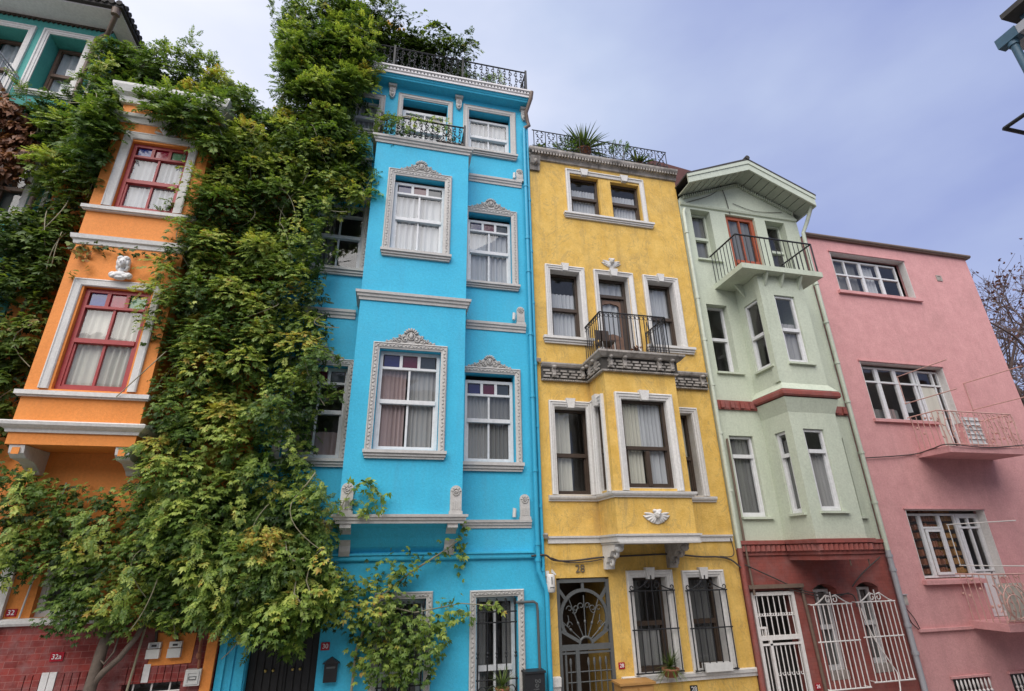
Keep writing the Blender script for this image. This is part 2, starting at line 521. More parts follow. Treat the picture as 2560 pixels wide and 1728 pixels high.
def text_on(parent, F, body, u, v, w, size, mat, ext=0.003):
    c = bpy.data.curves.new('lettering', 'FONT')
    c.body = body
    c.size = size
    c.extrude = ext
    c.align_x, c.align_y = 'CENTER', 'CENTER'
    c.materials.append(MATS[mat])
    o = bpy.data.objects.new('lettering', c)
    col.objects.link(o)
    mw = Matrix((F.u, F.v, F.w)).transposed().to_4x4()
    mw.translation = F.p(u, v, w)
    if parent is not None:
        o.parent = parent
        if parent.type == 'EMPTY':
            o.matrix_parent_inverse = Matrix.Translation(-parent.location)
    o.matrix_basis = mw
    me = bpy.data.meshes.new_from_object(o)
    q = bpy.data.objects.new('lettering', me)
    col.objects.link(q)
    q.parent, q.matrix_parent_inverse, q.matrix_basis = o.parent, o.matrix_parent_inverse.copy(), mw
    bpy.data.objects.remove(o)
    q.name = 'lettering'
    return q

# ---------------------------------------------------------------- architectural pieces
def curtain(parent, F, u0, u1, v0, v1, w, mat, folds=9, amp=0.018, bottom_wave=0.0):
    b = MB()
    n = max(8, int((u1 - u0) * 60))
    ph = random.uniform(0, 6)
    vs, fs = [], []
    for i in range(n + 1):
        t = i / n
        d = amp * math.sin(t * folds * 6.283 + ph) + amp * 0.6 * math.sin(t * folds * 2.3 * 3.1 + ph * 2)
        vs += [F.p(u0 + (u1 - u0) * t, v0, w + d * 1.25), F.p(u0 + (u1 - u0) * t, v1, w + d * 0.7)]
    fs = [(2 * i, 2 * i + 2, 2 * i + 3, 2 * i + 1) for i in range(n)]
    b.add(vs, fs, True)
    return b.build('curtain', mat, parent)

def window(parent, F, u0, u1, v0, v1, mat='white_paint', recess=0.12, fw=0.05, split=0.5, nu=2, nl=2, transom=0.0, tcols=(), cur=None,
           midw=0.035, lower_frame=0.03, name='window', tn=3):
    """sash window: fixed upper light, lower sash set back, optional row of small top lights"""
    b = MB()
    w1, w0 = -recess, -recess - 0.06
    for a, c, d, e in ((u0, u0 + fw, v0, v1), (u1 - fw, u1, v0, v1), (u0 + fw, u1 - fw, v0, v0 + fw), (u0 + fw, u1 - fw, v1 - fw, v1)):
        b.box(F, a, c, d, e, w0, w1)
    vm = v0 + split * (v1 - v0)
    vt = v1 - fw - transom if transom else v1 - fw
    if 0 < split < 1:
        b.box(F, u0 + fw, u1 - fw, vm - midw, vm + midw, w0, w1 + 0.022)
        lf = lower_frame
        for a, c, d, e in ((u0 + fw, u0 + fw + lf, v0 + fw, vm - midw), (u1 - fw - lf, u1 - fw, v0 + fw, vm - midw), (u0 + fw + lf, u1 - fw - lf, v0 + fw, v0 + fw + lf)):
            b.box(F, a, c, d, e, w0, w1 - 0.015)
    mw = 0.017
    iu0, iu1 = u0 + fw, u1 - fw
    for k in range(1, nu):
        a = iu0 + (iu1 - iu0) * k / nu
        b.box(F, a - mw, a + mw, vm + midw, vt, w0, w1 - 0.006)
    for k in range(1, nl):
        a = iu0 + (iu1 - iu0) * k / nl
        b.box(F, a - mw, a + mw, v0 + fw, vm - midw, w0, w1 - 0.02)
    if transom:
        b.box(F, iu0, iu1, vt - 0.028, vt + 0.012, w0, w1 + 0.012)
        for k in range(1, tn):
            a = iu0 + (iu1 - iu0) * k / tn
            b.box(F, a - 0.025, a + 0.025, vt + 0.012, v1 - fw, w0, w1 - 0.004)
    fr = b.build(name, mat, parent)
    g = MB()
    wz = -recess - 0.035
    t1, t2 = random.uniform(-.006, .006), random.uniform(-.006, .006)
    if 0 < split < 1:
        g.quad(F.p(iu0, vm, wz + t1), F.p(iu1, vm, wz - t1), F.p(iu1, vt, wz - t2), F.p(iu0, vt, wz + t2))
        g.quad(F.p(iu0, v0 + fw, wz - .012 - t2), F.p(iu1, v0 + fw, wz - .012 + t1), F.p(iu1, vm, wz - .012 + t2), F.p(iu0, vm, wz - .012 - t1))
    else:
        g.quad(F.p(iu0, v0 + fw, wz + t1), F.p(iu1, v0 + fw, wz - t1), F.p(iu1, vt, wz - t2), F.p(iu0, vt, wz + t2))
    g.build('pane', 'window_glass', fr)
    if transom:
        for k in range(tn):
            a, c = iu0 + (iu1 - iu0) * k / tn, iu0 + (iu1 - iu0) * (k + 1) / tn
            g = MB()
            g.box(F, a + 0.02, c - 0.02, vt, v1 - fw, wz - 0.004, wz)
            g.build('stained_pane', tcols[k] if tcols else 'slate_glass', fr)
    for spec in (cur or ()):
        mname, a, c, d, e, fo = spec
        uu0, uu1 = iu0 + (iu1 - iu0) * a, iu0 + (iu1 - iu0) * c
        curtain(fr, F, uu0, uu1, v0 + (v1 - v0) * d, v0 + (v1 - v0) * e, -recess - 0.09, mname, fo)
    return fr
SHEER = (('sheer_cloth', 0, 1, 0, .97, 7),)

def lining(b, F, u0, u1, v0, v1, depth, t=0.008, bottom=True):
    b.box(F, u0, u0 + t, v0, v1, -depth, 0.001)
    b.box(F, u1 - t, u1, v0, v1, -depth, 0.001)
    b.box(F, u0 + t, u1 - t, v1 - t, v1, -depth, 0.001)
    if bottom:
        b.box(F, u0 + t, u1 - t, v0, v0 + t, -depth, 0.001)
def course(parent, path, prof, mat, name='string_course'):
    b = MB()
    b.sweep(path, prof)
    return b.build(name, mat, parent)
def sill_profile(b, F, u0, u1, v0, v1, out_=0.10):
    h = v1 - v0
    b.box(F, u0, u1, v0 + h * .62, v1, 0, out_)
    b.box(F, u0 + .015, u1 - .015, v0 + h * .28, v0 + h * .62, 0, out_ * .7)
    b.box(F, u0 + .03, u1 - .03, v0, v0 + h * .28, 0, out_ * .45)
def surround(parent, F, ou, iu, prof=None, mat='grey_trim', closed=False, sill=None, lin=0.0, key=0.0, carved=False):
    """ou, iu: outer and inner rectangles"""
    b = MB()
    d = max(iu[0] - ou[0], ou[3] - iu[3]) if lin else min(iu[0] - ou[0], ou[3] - iu[3])
    pr = [(0, 0), (0, .035), (d * .18, .055), (d * .26, .04), (d * .7, .04), (d * .8, .028), (d, .022), (d, -.002)] if prof is None else prof(d)
    b.mold(F, ou[0], ou[1], ou[2], ou[3], pr, closed)
    if lin:
        lining(b, F, iu[0], iu[1], iu[2], iu[3], lin)
    if key:
        c, kv = (ou[0] + ou[1]) / 2, ou[3]
        b.prism(F, [(c - key * .38, iu[3] - .03), (c + key * .38, iu[3] - .03), (c + key * .58, kv + .045), (c - key * .58, kv + .045)], 0, .085)
    if sill:
        sill_profile(b, F, *sill)
    s = b.build('surround', mat, parent)
    if carved:
        c = MB()
        # raised running leaf on the flat of the moulding
        t = d * .47
        segs = [(ou[0] + t, ou[2], ou[0] + t, ou[3] - t), (ou[0] + t, ou[3] - t, ou[1] - t, ou[3] - t), (ou[1] - t, ou[3] - t, ou[1] - t, ou[2])]
        for a0, b0, a1, b1 in segs:
            n = int(math.hypot(a1 - a0, b1 - b0) / .062)
            for i in range(n):
                q = (i + .5) / n
                th = math.atan2(b1 - b0, a1 - a0)
                c.fball(F, a0 + (a1 - a0) * q, b0 + (b1 - b0) * q, .044, .03, .013, .008, 6, -th + (.6 if i % 2 else -.6))
        c.build('carving', 'carved_trim', s)
    return s
def acanthus(parent, F, cu, v0, width, h):
    b = MB()
    hw = width / 2
    b.prism(F, [(cu - hw, v0), (cu + hw, v0), (cu + hw * .93, v0 + h * .10), (cu + hw * .6, v0 + h * .24), (cu + hw * .36, v0 + h * .55), (cu + hw * .15, v0 + h * .85), (cu, v0 + h * .9), (cu - hw * .15, v0 + h * .85), (cu - hw * .36, v0 + h * .55), (cu - hw * .6, v0 + h * .24), (cu - hw * .93, v0 + h * .10)], 0, .012)
    b.fball(F, cu, v0 + h * .48, .03, h * .13, h * .2, .03, 10)
    b.arc(F, cu, v0 + h * .48, h * .22, h * .22, 0, 6.283, .013, .025, 16)
    for i in range(7):
        a = math.pi * (.14 + .72 * i / 6)
        b.fball(F, cu + math.cos(a) * h * .36, v0 + h * .55 + math.sin(a) * h * .36, .03, h * .07, h * .13, .02, 6, math.pi / 2 - a)
    for s in (-1, 1):
        for uu, vv, r in ((.22, .28, .21), (.38, .42, .13), (.46, .18, .15), (.62, .22, .10), (.72, .10, .09), (.88, .08, .06)):
            c0, c1 = cu + s * hw * uu, v0 + h * vv
            a0 = math.pi * .5
            b.arc(F, c0, c1, h * r, h * r * .25, a0, a0 - s * 6.8, .012, .022, 14)
            b.fball(F, c0 + s * h * r * .9, c1 + h * r * .75, .022, h * r * .55, h * r * .22, .018, 6, -s * .7)
            b.fball(F, c0, c1, .025, h * r * .3, h * r * .3, .02, 6)
    return b.build('pediment_ornament', 'carved_trim', parent)
def plaque(parent, F, u0, u1, v0, v1, mat='grey_trim'):
    b = MB()
    c, r = (u0 + u1) / 2, (u1 - u0) / 2
    q = r * .86
    poly = [(c - q, v0 + .04), (c + q, v0 + .04)] + [(c + q * math.cos(a), v1 - q + q * math.sin(a)) for a in [math.pi * i / 10 for i in range(11)]]
    b.prism(F, poly, 0, .04)
    b.box(F, u0, u1, v0, v0 + .05, 0, .06)
    for i in range(4):
        a = c - q * .6 + q * 1.2 * i / 3
        b.box(F, a - .008, a + .008, v0 + .07, v0 + (v1 - v0) * .45, .04, .05)
    p = b.build('plaque', mat, parent)
    d = MB()
    vc = v1 - q * 1.15
    d.arc(F, c, vc, q * .55, q * .55, 0, 6.283, .011, .045, 14)
    d.arc(F, c, vc - q * .05, q * .32, q * .1, 0, 8, .01, .048, 10)
    for i in range(5):
        a = math.pi * (.1 + .8 * i / 4)
        d.fball(F, c + math.cos(a) * q * .72, vc + math.sin(a) * q * .72, .045, .014, .02, .014, 6, math.pi / 2 - a)
    d.build('carving', 'carved_trim', p)
    return p
def wall_console(parent, F, u, v0, v1, mat='grey_trim'):
    b = MB()
    h = v1 - v0
    b.box(F, u - .09, u + .09, v1 - .05, v1, 0, .11)
    b.prism(F, [(u - .065, v1 - .05), (u - .065, v0 + h * .35), (u - .05, v0 + .05), (u - .02, v0), (u + .02, v0), (u + .05, v0 + .05), (u + .065, v0 + h * .35), (u + .065, v1 - .05)], 0, .06)
    b.fball(F, u, v0 + h * .22, .06, .035, .05, .04, 8)
    b.arc(F, u, v0 + h * .55, .04, .04, 0, 6.283, .012, .06, 12)
    b.fball(F, u, v0 + h * .55, .06, .02, .03, .02, 6)
    return b.build('console', mat, parent)
def cast_panel(b, F, u0, u1, v0, v1, w, pitch=.26):
    """cast iron baluster pairs: each a chain of open C scrolls with leaf tips"""
    n = max(1, round((u1 - u0) / pitch))
    H = v1 - v0
    p = (u1 - u0) / n
    for i in range(n):
        c = u0 + p * (i + .5)
        for s in (-1, 1):
            cu = c + s * p * .22
            for k in range(3):
                cv = v0 + H * (.18 + .31 * k)
                r = min(H * .155, p * .19)
                o_ = s if k % 2 else -s
                b.arc(F, cu, cv, r, r * .75, math.pi / 2 - o_ * .5, math.pi / 2 - o_ * .5 + o_ * 4.3, .0105, w, 10, 4)
                b.fball(F, cu + o_ * r * .15, cv - r * .1, w, .010, .030, .010, 5, o_ * .9)
                b.fball(F, cu, cv + H * .155, w, .016, .024, .012, 5, s * .4)
def arch_hole_top(b, F, u0, u1, v, rise, depth, n=8):
    """fills the corners above a segmental arch inside a rectangular opening"""
    pts = [(u0 + (u1 - u0) * i / n, v - rise * (1 - 4 * (i / n - .5) ** 2) * -1 - rise) for i in range(n + 1)]
    for i in range(n):
        (a, c), (d, e) = pts[i], pts[i + 1]
        b.prism(F, [(a, c), (d, e), (d, v), (a, v)], -depth, 0)
def pipe(parent, pts, r, mat, rings=(), name='drainpipe', n=8):
    b = MB()
    b.tube(pts, r, n)
    for q in rings:
        q = Vector(q)
        b.tube([q - Vector((0, 0, .025)), q + Vector((0, 0, .025))], r * 1.28, n)
    return b.build(name, mat, parent)
def shell(parent, x0, x1, z1, depth, mat, side='grey_render', z0=-3.6):
    """the rest of the house behind its street wall: sides, back, roof slab, a dark room wall"""
    b = MB()
    b.bx(x0 + .012, x0 + .2, .2, depth, z0, z1)
    b.bx(x1 - .2, x1 - .012, .2, depth, z0, z1)
    b.bx(x0 + .2, x1 - .2, depth - .2, depth, z0, z1)
    b.build('party_wall', side, parent)
    b = MB()
    b.bx(x0 + .21, x1 - .21, 1.7, 1.8, z0, z1 - .02)
    b.build('room_wall', 'interior_plaster', parent)
def flat_roof(parent, x0, x1, z, depth, y0=.0):
    b = MB()
    b.bx(x0 + .015, x1 - .015, y0 + .004, depth + .05, z + .003, z + .12)
    return b.build('roof', 'grey_render', parent)

# ---------------------------------------------------------------- the setting
def sheet(name, x0, x1, y0, y1, z, mat):
    b = MB()
    b.quad((x0, y0, z), (x1, y0, z), (x1, y1, z), (x0, y1, z))
    o = b.build(name, mat)
    return tag(o, kind='structure')
sheet('ground', -400, 400, -400, 400, -3.62, 'cobbles')
for nm, y0, y1 in (('pavement', -1.6, 0.3), ('pavement', -12.9, -11.3)):
    b = MB()
    b.bx(-60, 60, y0, y1, -3.619, -3.48)
    tag(b.build(nm, 'paving_stone'), kind='structure')

# ================================================================ BLUE HOUSE
blue = thing('row_house', 'bright blue four storey house with projecting bay and carved grey window trim', 'house', (0.3, 0, -3.6))
BD = .5
holes = [(1.30, 2.27, 8.40, 9.57), (1.33, 2.26, 5.07, 6.74), (1.33, 2.25, 1.53, 3.17), (1.57, 2.23, -2.5, -.58), (-.18, .81, 7.93, 9.55),
         (-1.65, -.68, 8.45, 9.40), (-1.65, -.72, 5.07, 6.60), (-1.65, -.72, 1.53, 3.14), (.10, .78, -2.5, -.57), (-1.66, -.73, -3.59, -.78), (-.5, 1.12, .95, 7.55)]
b = MB()
b.wall(F0, -2.04, 2.69, -3.6, 9.87, holes, .2)
b.build('wall', 'blue_paint', blue)
shell(blue, -2.04, 2.69, 10.1, 6, 'blue_paint')
FB = front(BD)
b = MB()
b.wall(FB, -.62, 1.24, .55, 7.77, [(-.2, .79, 5.28, 7.0), (-.21, .82, 1.6, 3.33)], .14)
for x in (-.62, 1.24):
    b.box(leftf(x), 0.001, BD - .14, .55, 7.77, -.06 if x < 0 else 0, 0 if x < 0 else .06)
# coved underside
cov = [(BD - .02, .55), (BD - .05, .50), (.34, .44), (.2, .30), (.1, .18), (.0, .10)]
vs = [(x, -d, z) for x in (-.6, 1.22) for d, z in cov]
b.add(vs, [(i, i + 1, i + 7, i + 6) for i in range(5)])
b.bx(-.55, 1.17, -BD + .01, 0.3, 7.68, 7.765)
b.build('bay', 'blue_paint', blue)
# bands
bandp = lambda z0, z1, k=1.0: [(0, z0), (.025 * k, z0), (.03 * k, z0 + (z1 - z0) * .3), (.055 * k, z0 + (z1 - z0) * .38), (.06 * k, z0 + (z1 - z0) * .62), (.085 * k, z0 + (z1 - z0) * .7), (.09 * k, z1), (0, z1)]
bp = [(-.62, 0), (-.62, -BD), (1.24, -BD), (1.24, 0)]
for z0, z1 in ((.50, .63), (4.22, 4.38), (7.765, 7.92)):
    course(blue, bp, bandp(z0, z1), 'grey_trim')
for z0, z1 in ((4.05, 4.21), (7.54, 7.70), (.45, .58)):
    course(blue, [(1.32, 0), (2.50, 0)], bandp(z0, z1, .8), 'grey_trim')
    course(blue, [(-2.0, 0), (-.71, 0)], bandp(z0, z1, .8), 'grey_trim')
b = MB()
b.sweep([(-2.0, 0), (2.52, 0)], [(0, -.02), (.05, -.02), (.06, .0), (.06, .05), (.09, .06), (.09, .085), (0, .085)])
b.build('ledge', 'blue_paint', blue)
for x in (-.5, 1.1):
    b = MB()
    b.prism(Fr((x + .08, 0, 0), (0, -1, 0), (0, 0, 1), (-1, 0, 0)), [(0, .05), (.09, .05), (.13, .12), (.14, .2), (.2, .31), (.32, .41), (.5, .44), (.5, .5), (0, .5)], 0, .16)
    b.arc(Fr((x, 0, 0), (0, -1, 0), (0, 0, 1), (-1, 0, 0)), .42, .47, .05, .01, -2, 4, .018, .0)
    b.build('bay_bracket', 'grey_trim', blue)
# eaves
b = MB()
b.sweep([(-2.04, 0), (2.69, 0)], [(0, 9.855), (.20, 9.875), (.22, 9.875), (.235, 9.91), (.25, 9.915), (.265, 9.95), (.285, 9.955), (0, 9.955)])
b.build('soffit', 'blue_paint', blue)
b = MB()
b.sweep([(-2.08, 0), (2.72, 0)], [(0, 9.957), (.30, 9.957), (.30, 10.02), (.325, 10.03), (.325, 10.10), (.35, 10.105), (.35, 10.145), (0, 10.145)])
b.build('cornice', 'soffit_board', blue)
b = MB()
for i in range(62):
    a = -2.0 + i * .0765
    b.bx(a, a + .03, -.328, -.31, 10.045, 10.085)
b.build('cornice_slot', 'black_iron', blue)  # dark blocks stand in for the shade inside the cornice holes
for u in (-.43, 1.06, 2.60):
    wall_console(blue, F0, u, 9.5, 9.852)
flat_roof(blue, -2.04, 2.69, 10.02, 6, .0)
# windows
FLORAL = True
BLUEC = ('blue_glass', 'red_glass', 'slate_glass')
def blue_win(F, op, ou, tr, sill=None, orn=None, cur=SHEER, recess=.12, split=.47, carved=True, **k):
    fr = window(blue, F, op[0] + .005, op[1] - .005, op[2] + .005, op[3] - .005 - k.pop('drop', 0), 'white_paint', recess, .055, split, 2, 2, tr, BLUEC, cur, **k)
    surround(fr, F, ou, op, sill=sill, carved=carved)
    if orn:
        acanthus(fr, F, *orn)
    return fr
DARKC = (('grey_cloth', 0, .47, 0, .97, 5), ('grey_cloth', .53, 1, 0, .97, 5))
blue_win(FB, (-.20, .79, 5.28, 7.0), (-.34, .91, 5.28, 7.15), .20, (-.36, .94, 5.15, 5.28), (.29, 7.15, .86, .28), SHEER, .11, .48, drop=.06)
blue_win(FB, (-.21, .82, 1.60, 3.33), (-.33, .93, 1.60, 3.44), .24, (-.35, .96, 1.47, 1.60), (.29, 3.44, .90, .29), (('rose_cloth', 0, .45, 0, .97, 6), ('grey_cloth', .5, 1, 0, .97, 6)), .11, .48)
blue_win(F0, (1.33, 2.26, 5.07, 6.74), (1.20, 2.38, 5.07, 6.87), .20, (1.18, 2.40, 4.95, 5.07), (1.81, 6.87, .90, .26), SHEER, .12, .5, drop=.1)
blue_win(F0, (1.33, 2.25, 1.53, 3.17), (1.20, 2.37, 1.53, 3.28), .22, (1.18, 2.39, 1.38, 1.53), (1.78, 3.28, .88, .25), (('grey_cloth', 0, .5, 0, .97, 6), ('dim_cloth', .5, 1, 0, .97, 5)), .12, .5, drop=.1)
blue_win(F0, (1.30, 2.27, 8.40, 9.57), (1.17, 2.40, 8.40, 9.70), 0, (1.15, 2.42, 8.27, 8.40), None, SHEER, .14, .5, drop=.12, carved=False)
blue_win(F0, (-1.65, -.68, 8.45, 9.40), (-1.78, -.56, 8.45, 9.53), 0, (-1.8, -.54, 8.33, 8.45), None, SHEER, .12, .5, carved=False)
blue_win(F0, (-1.65, -.72, 5.07, 6.60), (-1.77, -.62, 5.07, 6.72), .2, (-1.78, -.60, 4.93, 5.07), (-1.2, 6.72, .8, .25), (('dim_cloth', 0, .4, 0, .97, 4),), .12, .5)
blue_win(F0, (-1.65, -.72, 1.53, 3.14), (-1.77, -.62, 1.53, 3.26), .22, (-1.78, -.60, 1.40, 1.53), (-1.2, 3.26, .8, .25), (('rose_cloth', 0, 1, 0, .30, 6),), .12, .5)
# balcony door on the bay roof
dr = window(blue, F0, -.175, .805, 7.94, 9.38, 'white_paint', .14, .07, .62, 2, 2, .0, (), (('sheer_cloth', 0, 1, 0, .97, 7),), name='door')
surround(dr, F0, (-.29, .93, 7.93, 9.69), (-.18, .81, 7.93, 9.55))
# ground floor windows behind wrought iron
for op, ou in (((1.57, 2.23, -2.5, -.58), (1.46, 2.34, -2.5, -.48)), ((.10, .78, -2.5, -.57), (0, .88, -2.5, -.47))):
    fr = window(blue, F0, op[0], op[1], op[2], op[3] - .02, 'white_paint', .18, .06, .48, 2, 2, 0, (), (('dim_cloth', 0, .25, 0, .95, 2), ('dim_cloth', .75, 1, 0, .95, 2)))
    surround(fr, F0, ou, op, carved=True)
    b = MB()
    n = 5
    for i in range(n):
        a = op[0] + .03 + (op[1] - op[0] - .06) * i / (n - 1)
        b.rod(F0, a, -2.5, a, -.72, .012, -.03)
        b.fball(F0, a, -.66, -.03, .022, .06, .012, 6)
        for vv in (-1.37, -1.42):
            b.fball(F0, a, vv, -.03, .022, .024, .022, 6)
    for vv in (-.80, -.95, -1.72, -2.0):
        b.rod(F0, op[0], vv, op[1], vv, .011, -.03)
    for i in range(n - 1):
        a = op[0] + .03 + (op[1] - op[0] - .06) * (i + .5) / (n - 1)
        b.arc(F0, a, -1.86, .06, .06, 0, 6.283, .008, -.03, 10)
    b.build('window_grille', 'black_iron', fr)
# street door
b = MB()
b.box(F0, -1.66, -.73, -3.59, -.78, -.2, -.14)
d = b.build('door', 'door_black', blue)
for i in range(9):
    a = -1.64 + i * .103
    b = MB()
    b.box(F0, a, a + .085, -3.5, -.8, -.14, -.118)
    b.build('door_board', 'door_black', d)
b = MB()
b.box(F0, -1.215, -1.18, -3.55, -.8, -.117, -.10)
b.build('cover_strip', 'door_black', d)
for u in (-1.42, -1.32, -1.06, -.96):
    b = MB()
    b.fball(F0, u, -1.43, -.1, .022, .022, .018, 8)
    b.build('knob', 'brass', d)
b = MB()
b.box(F0, -1.98, -1.94, -3.5, -.9, 0, .03)
b.box(F0, -1.86, -1.83, -3.5, -.9, 0, .02)
b.box(F0, -1.80, -1.68, -3.5, -.72, 0, .035)
b.build('door_jamb', 'blue_paint', blue)
# plaques with their little spotlights
for F, u0, u1, v0, v1 in ((FB, 1.03, 1.24, .63, 1.07), (FB, -.62, -.41, .63, 1.09), (F0, 2.29, 2.49, .58, 1.0), (F0, 2.31, 2.49, 4.21, 4.6), (F0, 2.37, 2.55, 7.70, 8.04)):
    plaque(blue, F, u0, u1, v0, v1)
for u, v in ((2.19, .69), (2.25, 4.36), (2.32, 7.80)):
    b = MB()
    b.tube([F0.p(u, v - .07, .07), F0.p(u + .01, v + .07, .07)], .032, 10)
    b.box(F0, u - .012, u + .012, v - .02, v + .02, 0, .05)
    b.tube([F0.p(u, v + .071, .07), F0.p(u + .001, v + .076, .07)], .024, 10)
    tag(b.build('spotlight', 'pale_plastic'), 'white tube spotlight beside the carved plaque on the %s blue wall band' % {.69: 'lowest', 4.36: 'middle', 7.80: 'topmost'}[v], 'light', 'spotlights on the blue house')
# bay balcony railing
b = MB()
FR = front(BD - .02)
zt = 8.52
for u in (-.57, 1.15):
    b.box(FR, u - .02, u + .02, 7.92, zt + .06, -.02, .02)
b.rod(FR, -.57, zt, 1.15, zt, .018)
b.rod(FR, -.57, 7.99, 1.15, 7.99, .012)
cast_panel(b, FR, -.53, 1.11, 8.0, zt - .02, 0, .25)
for u in (-.57, 1.15):
    b.tube([(u, -BD + .02, zt), (u, 0, zt)], .016, 6)
    FS = Fr((u, 0, 0), (0, -1, 0), (0, 0, 1), (-1, 0, 0))
    cast_panel(b, FS, .04, BD - .05, 8.0, zt - .02, 0, .2)
b.build('balcony_railing', 'black_iron', blue)
# roof terrace railing
b = MB()
FT = front(.24)
for u in (-1.9, -.45, 1.10, 2.62):
    b.box(FT, u - .022, u + .022, 10.14, 10.86, -.022, .022)
b.rod(FT, -1.9, 10.80, 2.62, 10.80, .018)
b.rod(FT, -1.9, 10.19, 2.62, 10.19, .012)
cast_panel(b, FT, -1.86, 2.58, 10.2, 10.78, 0, .27)
FS = Fr((2.62, 0, 0), (0, 1, 0), (0, 0, 1), (1, 0, 0))
b.tube([(2.62, -.24, 10.80), (2.62, 3, 10.80)], .018, 6)
cast_panel(b, FS, -.2, 2.8, 10.2, 10.78, 0, .3)
b.build('terrace_railing', 'black_iron', blue)
# drain pipes
pipe(blue, [(2.575, -.09, z) for z in (9.2, 8, 4, 1, -.2)] + [(2.62, -.10, -.32), (2.70, -.10, -.5), (2.705, -.10, -.62), (2.71, -.1, -3.4)], .042, 'blue_pipe_paint', [(2.575, -.09, z) for z in (7.55, 6.2, 5.4, 4.0, 2.75, 1.4, .2, -.05)])
pipe(blue, [(2.655, -.06, 9.25), (2.66, -.06, 4), (2.67, -.06, -.3), (2.705, -.07, -.5)], .030, 'blue_pipe_paint', [(2.66, -.06, z) for z in (7.2, 5.9, 4.7, 3.4, 2.2, .8, -.2)])
b = MB()
b.tube([(2.72, -.36, 10.08), (2.70, -.34, 9.9), (2.62, -.16, 9.62), (2.66, -.12, 9.4), (2.70, -.10, 9.3), (2.62, -.09, 9.24), (2.575, -.09, 9.18)], .045, 8)
b.build('gutter_pipe', 'brown_metal', blue)
b = MB()
b.tube([(2.2, -.06, -.67), (2.49, -.06, -.67), (2.54, -.06, -.70), (2.55, -.06, -.8), (2.57, -.06, -3.4)], .022, 7)
tag(b.build('gas_pipe', 'grey_iron'), 'dark grey gas pipe bending down the blue wall to the black box', 'pipe')

# ================================================================ YELLOW HOUSE
yel = thing('row_house', 'weathered yellow house with pale window surrounds and box bay under an iron balcony', 'house', (4.5, 0, -3.6))
YD = .73
holes = [(3.66, 4.36, 7.04, 8.13), (4.66, 5.38, 7.04, 8.11), (3.06, 3.72, 4.02, 5.56), (4.13, 4.83, 3.47, 5.56), (5.28, 5.91, 4.02, 5.55),
         (3.01, 3.70, 1.0, 2.60), (5.30, 5.88, 1.0, 2.60), (4.26, 4.90, -1.80, -.36), (5.31, 5.91, -1.80, -.38), (2.90, 3.84, -3.59, -.34), (3.85, 5.07, .4, 3.2)]
b = MB()
b.wall(F0, 2.70, 6.38, -3.6, 8.60, holes, .22)
b.build('wall', 'yellow_paint', yel)
shell(yel, 2.70, 6.38, 8.5, 6, 'yellow_paint')
flat_roof(yel, 2.70, 6.38, 8.5, 6)
FY = front(YD)
b = MB()
b.wall(FY, 3.75, 5.17, .30, 3.12, [(4.02, 4.91, 1.04, 2.60)], .16)
b.wall(leftf(3.75), .001, YD - .16, .30, 3.12, [(.20, .53, 1.04, 2.57)], .1)
b.box(leftf(5.17), .001, YD - .16, .30, 3.12, 0, .1)
b.bx(3.86, 5.06, -YD + .17, .3, .30, .36)
b.bx(3.86, 5.06, -YD + .17, .3, 3.05, 3.11)
b.build('bay', 'yellow_paint', yel)
ypath = [(2.78, 0), (3.75, 0), (3.75, -YD), (5.17, -YD), (5.17, 0), (6.33, 0)]
b = MB()
b.sweep(ypath, [(0, .20), (.03, .20), (.035, .28), (.06, .285), (.065, .315), (0, .315)])
b.build('string_course', 'pale_trim', yel)
b = MB()
b.sweep([(2.83, 0), (3.75, 0), (3.75, -YD), (5.17, -YD), (5.17, 0), (6.12, 0)], [(0, .89), (.03, .89), (.035, .92), (.06, .925), (.075, .95), (.08, .985), (0, .995)])
b.build('bay_sill', 'pale_trim', yel)
b = MB()
b.bx(3.74, 5.19, -.80, -.002, .17, .199)
b.build('bay_soffit', 'grey_trim', yel)
for x in (3.84, 5.03):
    b = MB()
    FS = Fr((x + .08, 0, 0), (0, -1, 0), (0, 0, 1), (-1, 0, 0))
    b.prism(FS, [(0, -.22), (.10, -.22), (.12, -.12), (.17, -.10), (.2, -.03), (.3, -.02), (.36, .06), (.5, .07), (.56, .17), (0, .17)], 0, .16)
    FC = Fr((x, 0, 0), (0, -1, 0), (0, 0, 1), (-1, 0, 0))
    b.arc(FC, .40, .04, .10, .02, 1.6, 8.5, .035, 0, 14)
    b.arc(FC, .2, -.1, .09, .02, 1.6, 8.5, .03, 0, 14)
    b.fball(FC, .53, .1, 0, .06, .06, .08, 8)
    b.build('bay_bracket', 'weathered_stone' if x > 5 else 'pale_trim', yel)
# greek key frieze and balcony slab
b = MB()
b.sweep(ypath, [(0, 3.125), (.05, 3.125), (.05, 3.36), (0, 3.36)])
fz = b.build('frieze', 'sooty_stone', yel)
b = MB()
b.sweep(ypath, [(0, 3.095), (.052, 3.095), (.056, 3.124), (0, 3.124)])
b.sweep(ypath, [(0, 3.361), (.07, 3.361), (.09, 3.38), (.11, 3.42), (.11, 3.445), (0, 3.445)])
b.bx(3.66, 5.28, -.84, -.115, 3.40, 3.462)
b.sweep([(3.72, 0), (3.72, -.80), (5.22, -.80), (5.22, 0)], [(0, 3.35), (.05, 3.36), (.09, 3.40), (.12, 3.425), (.12, 3.462), (0, 3.463)])
def key_run(F, u0, u1, w):
    n = max(1, round((u1 - u0) / .16))
    p = (u1 - u0) / n
    for i in range(n):
        a = u0 + p * i
        for r in range(3):
            v = 3.155 + r * .058
            off = p * (.25 if r % 2 else 0)
            b.box(F, a + off + .010, a + off + p * .80, v, v + .036, w + .001, w + .024)
    m = int((u1 - u0) / .045)
    for i in range(m):
        b.fball(F, u0 + (u1 - u0) * (i + .5) / m, 3.105, w + .01, .02, .016, .016, 5)
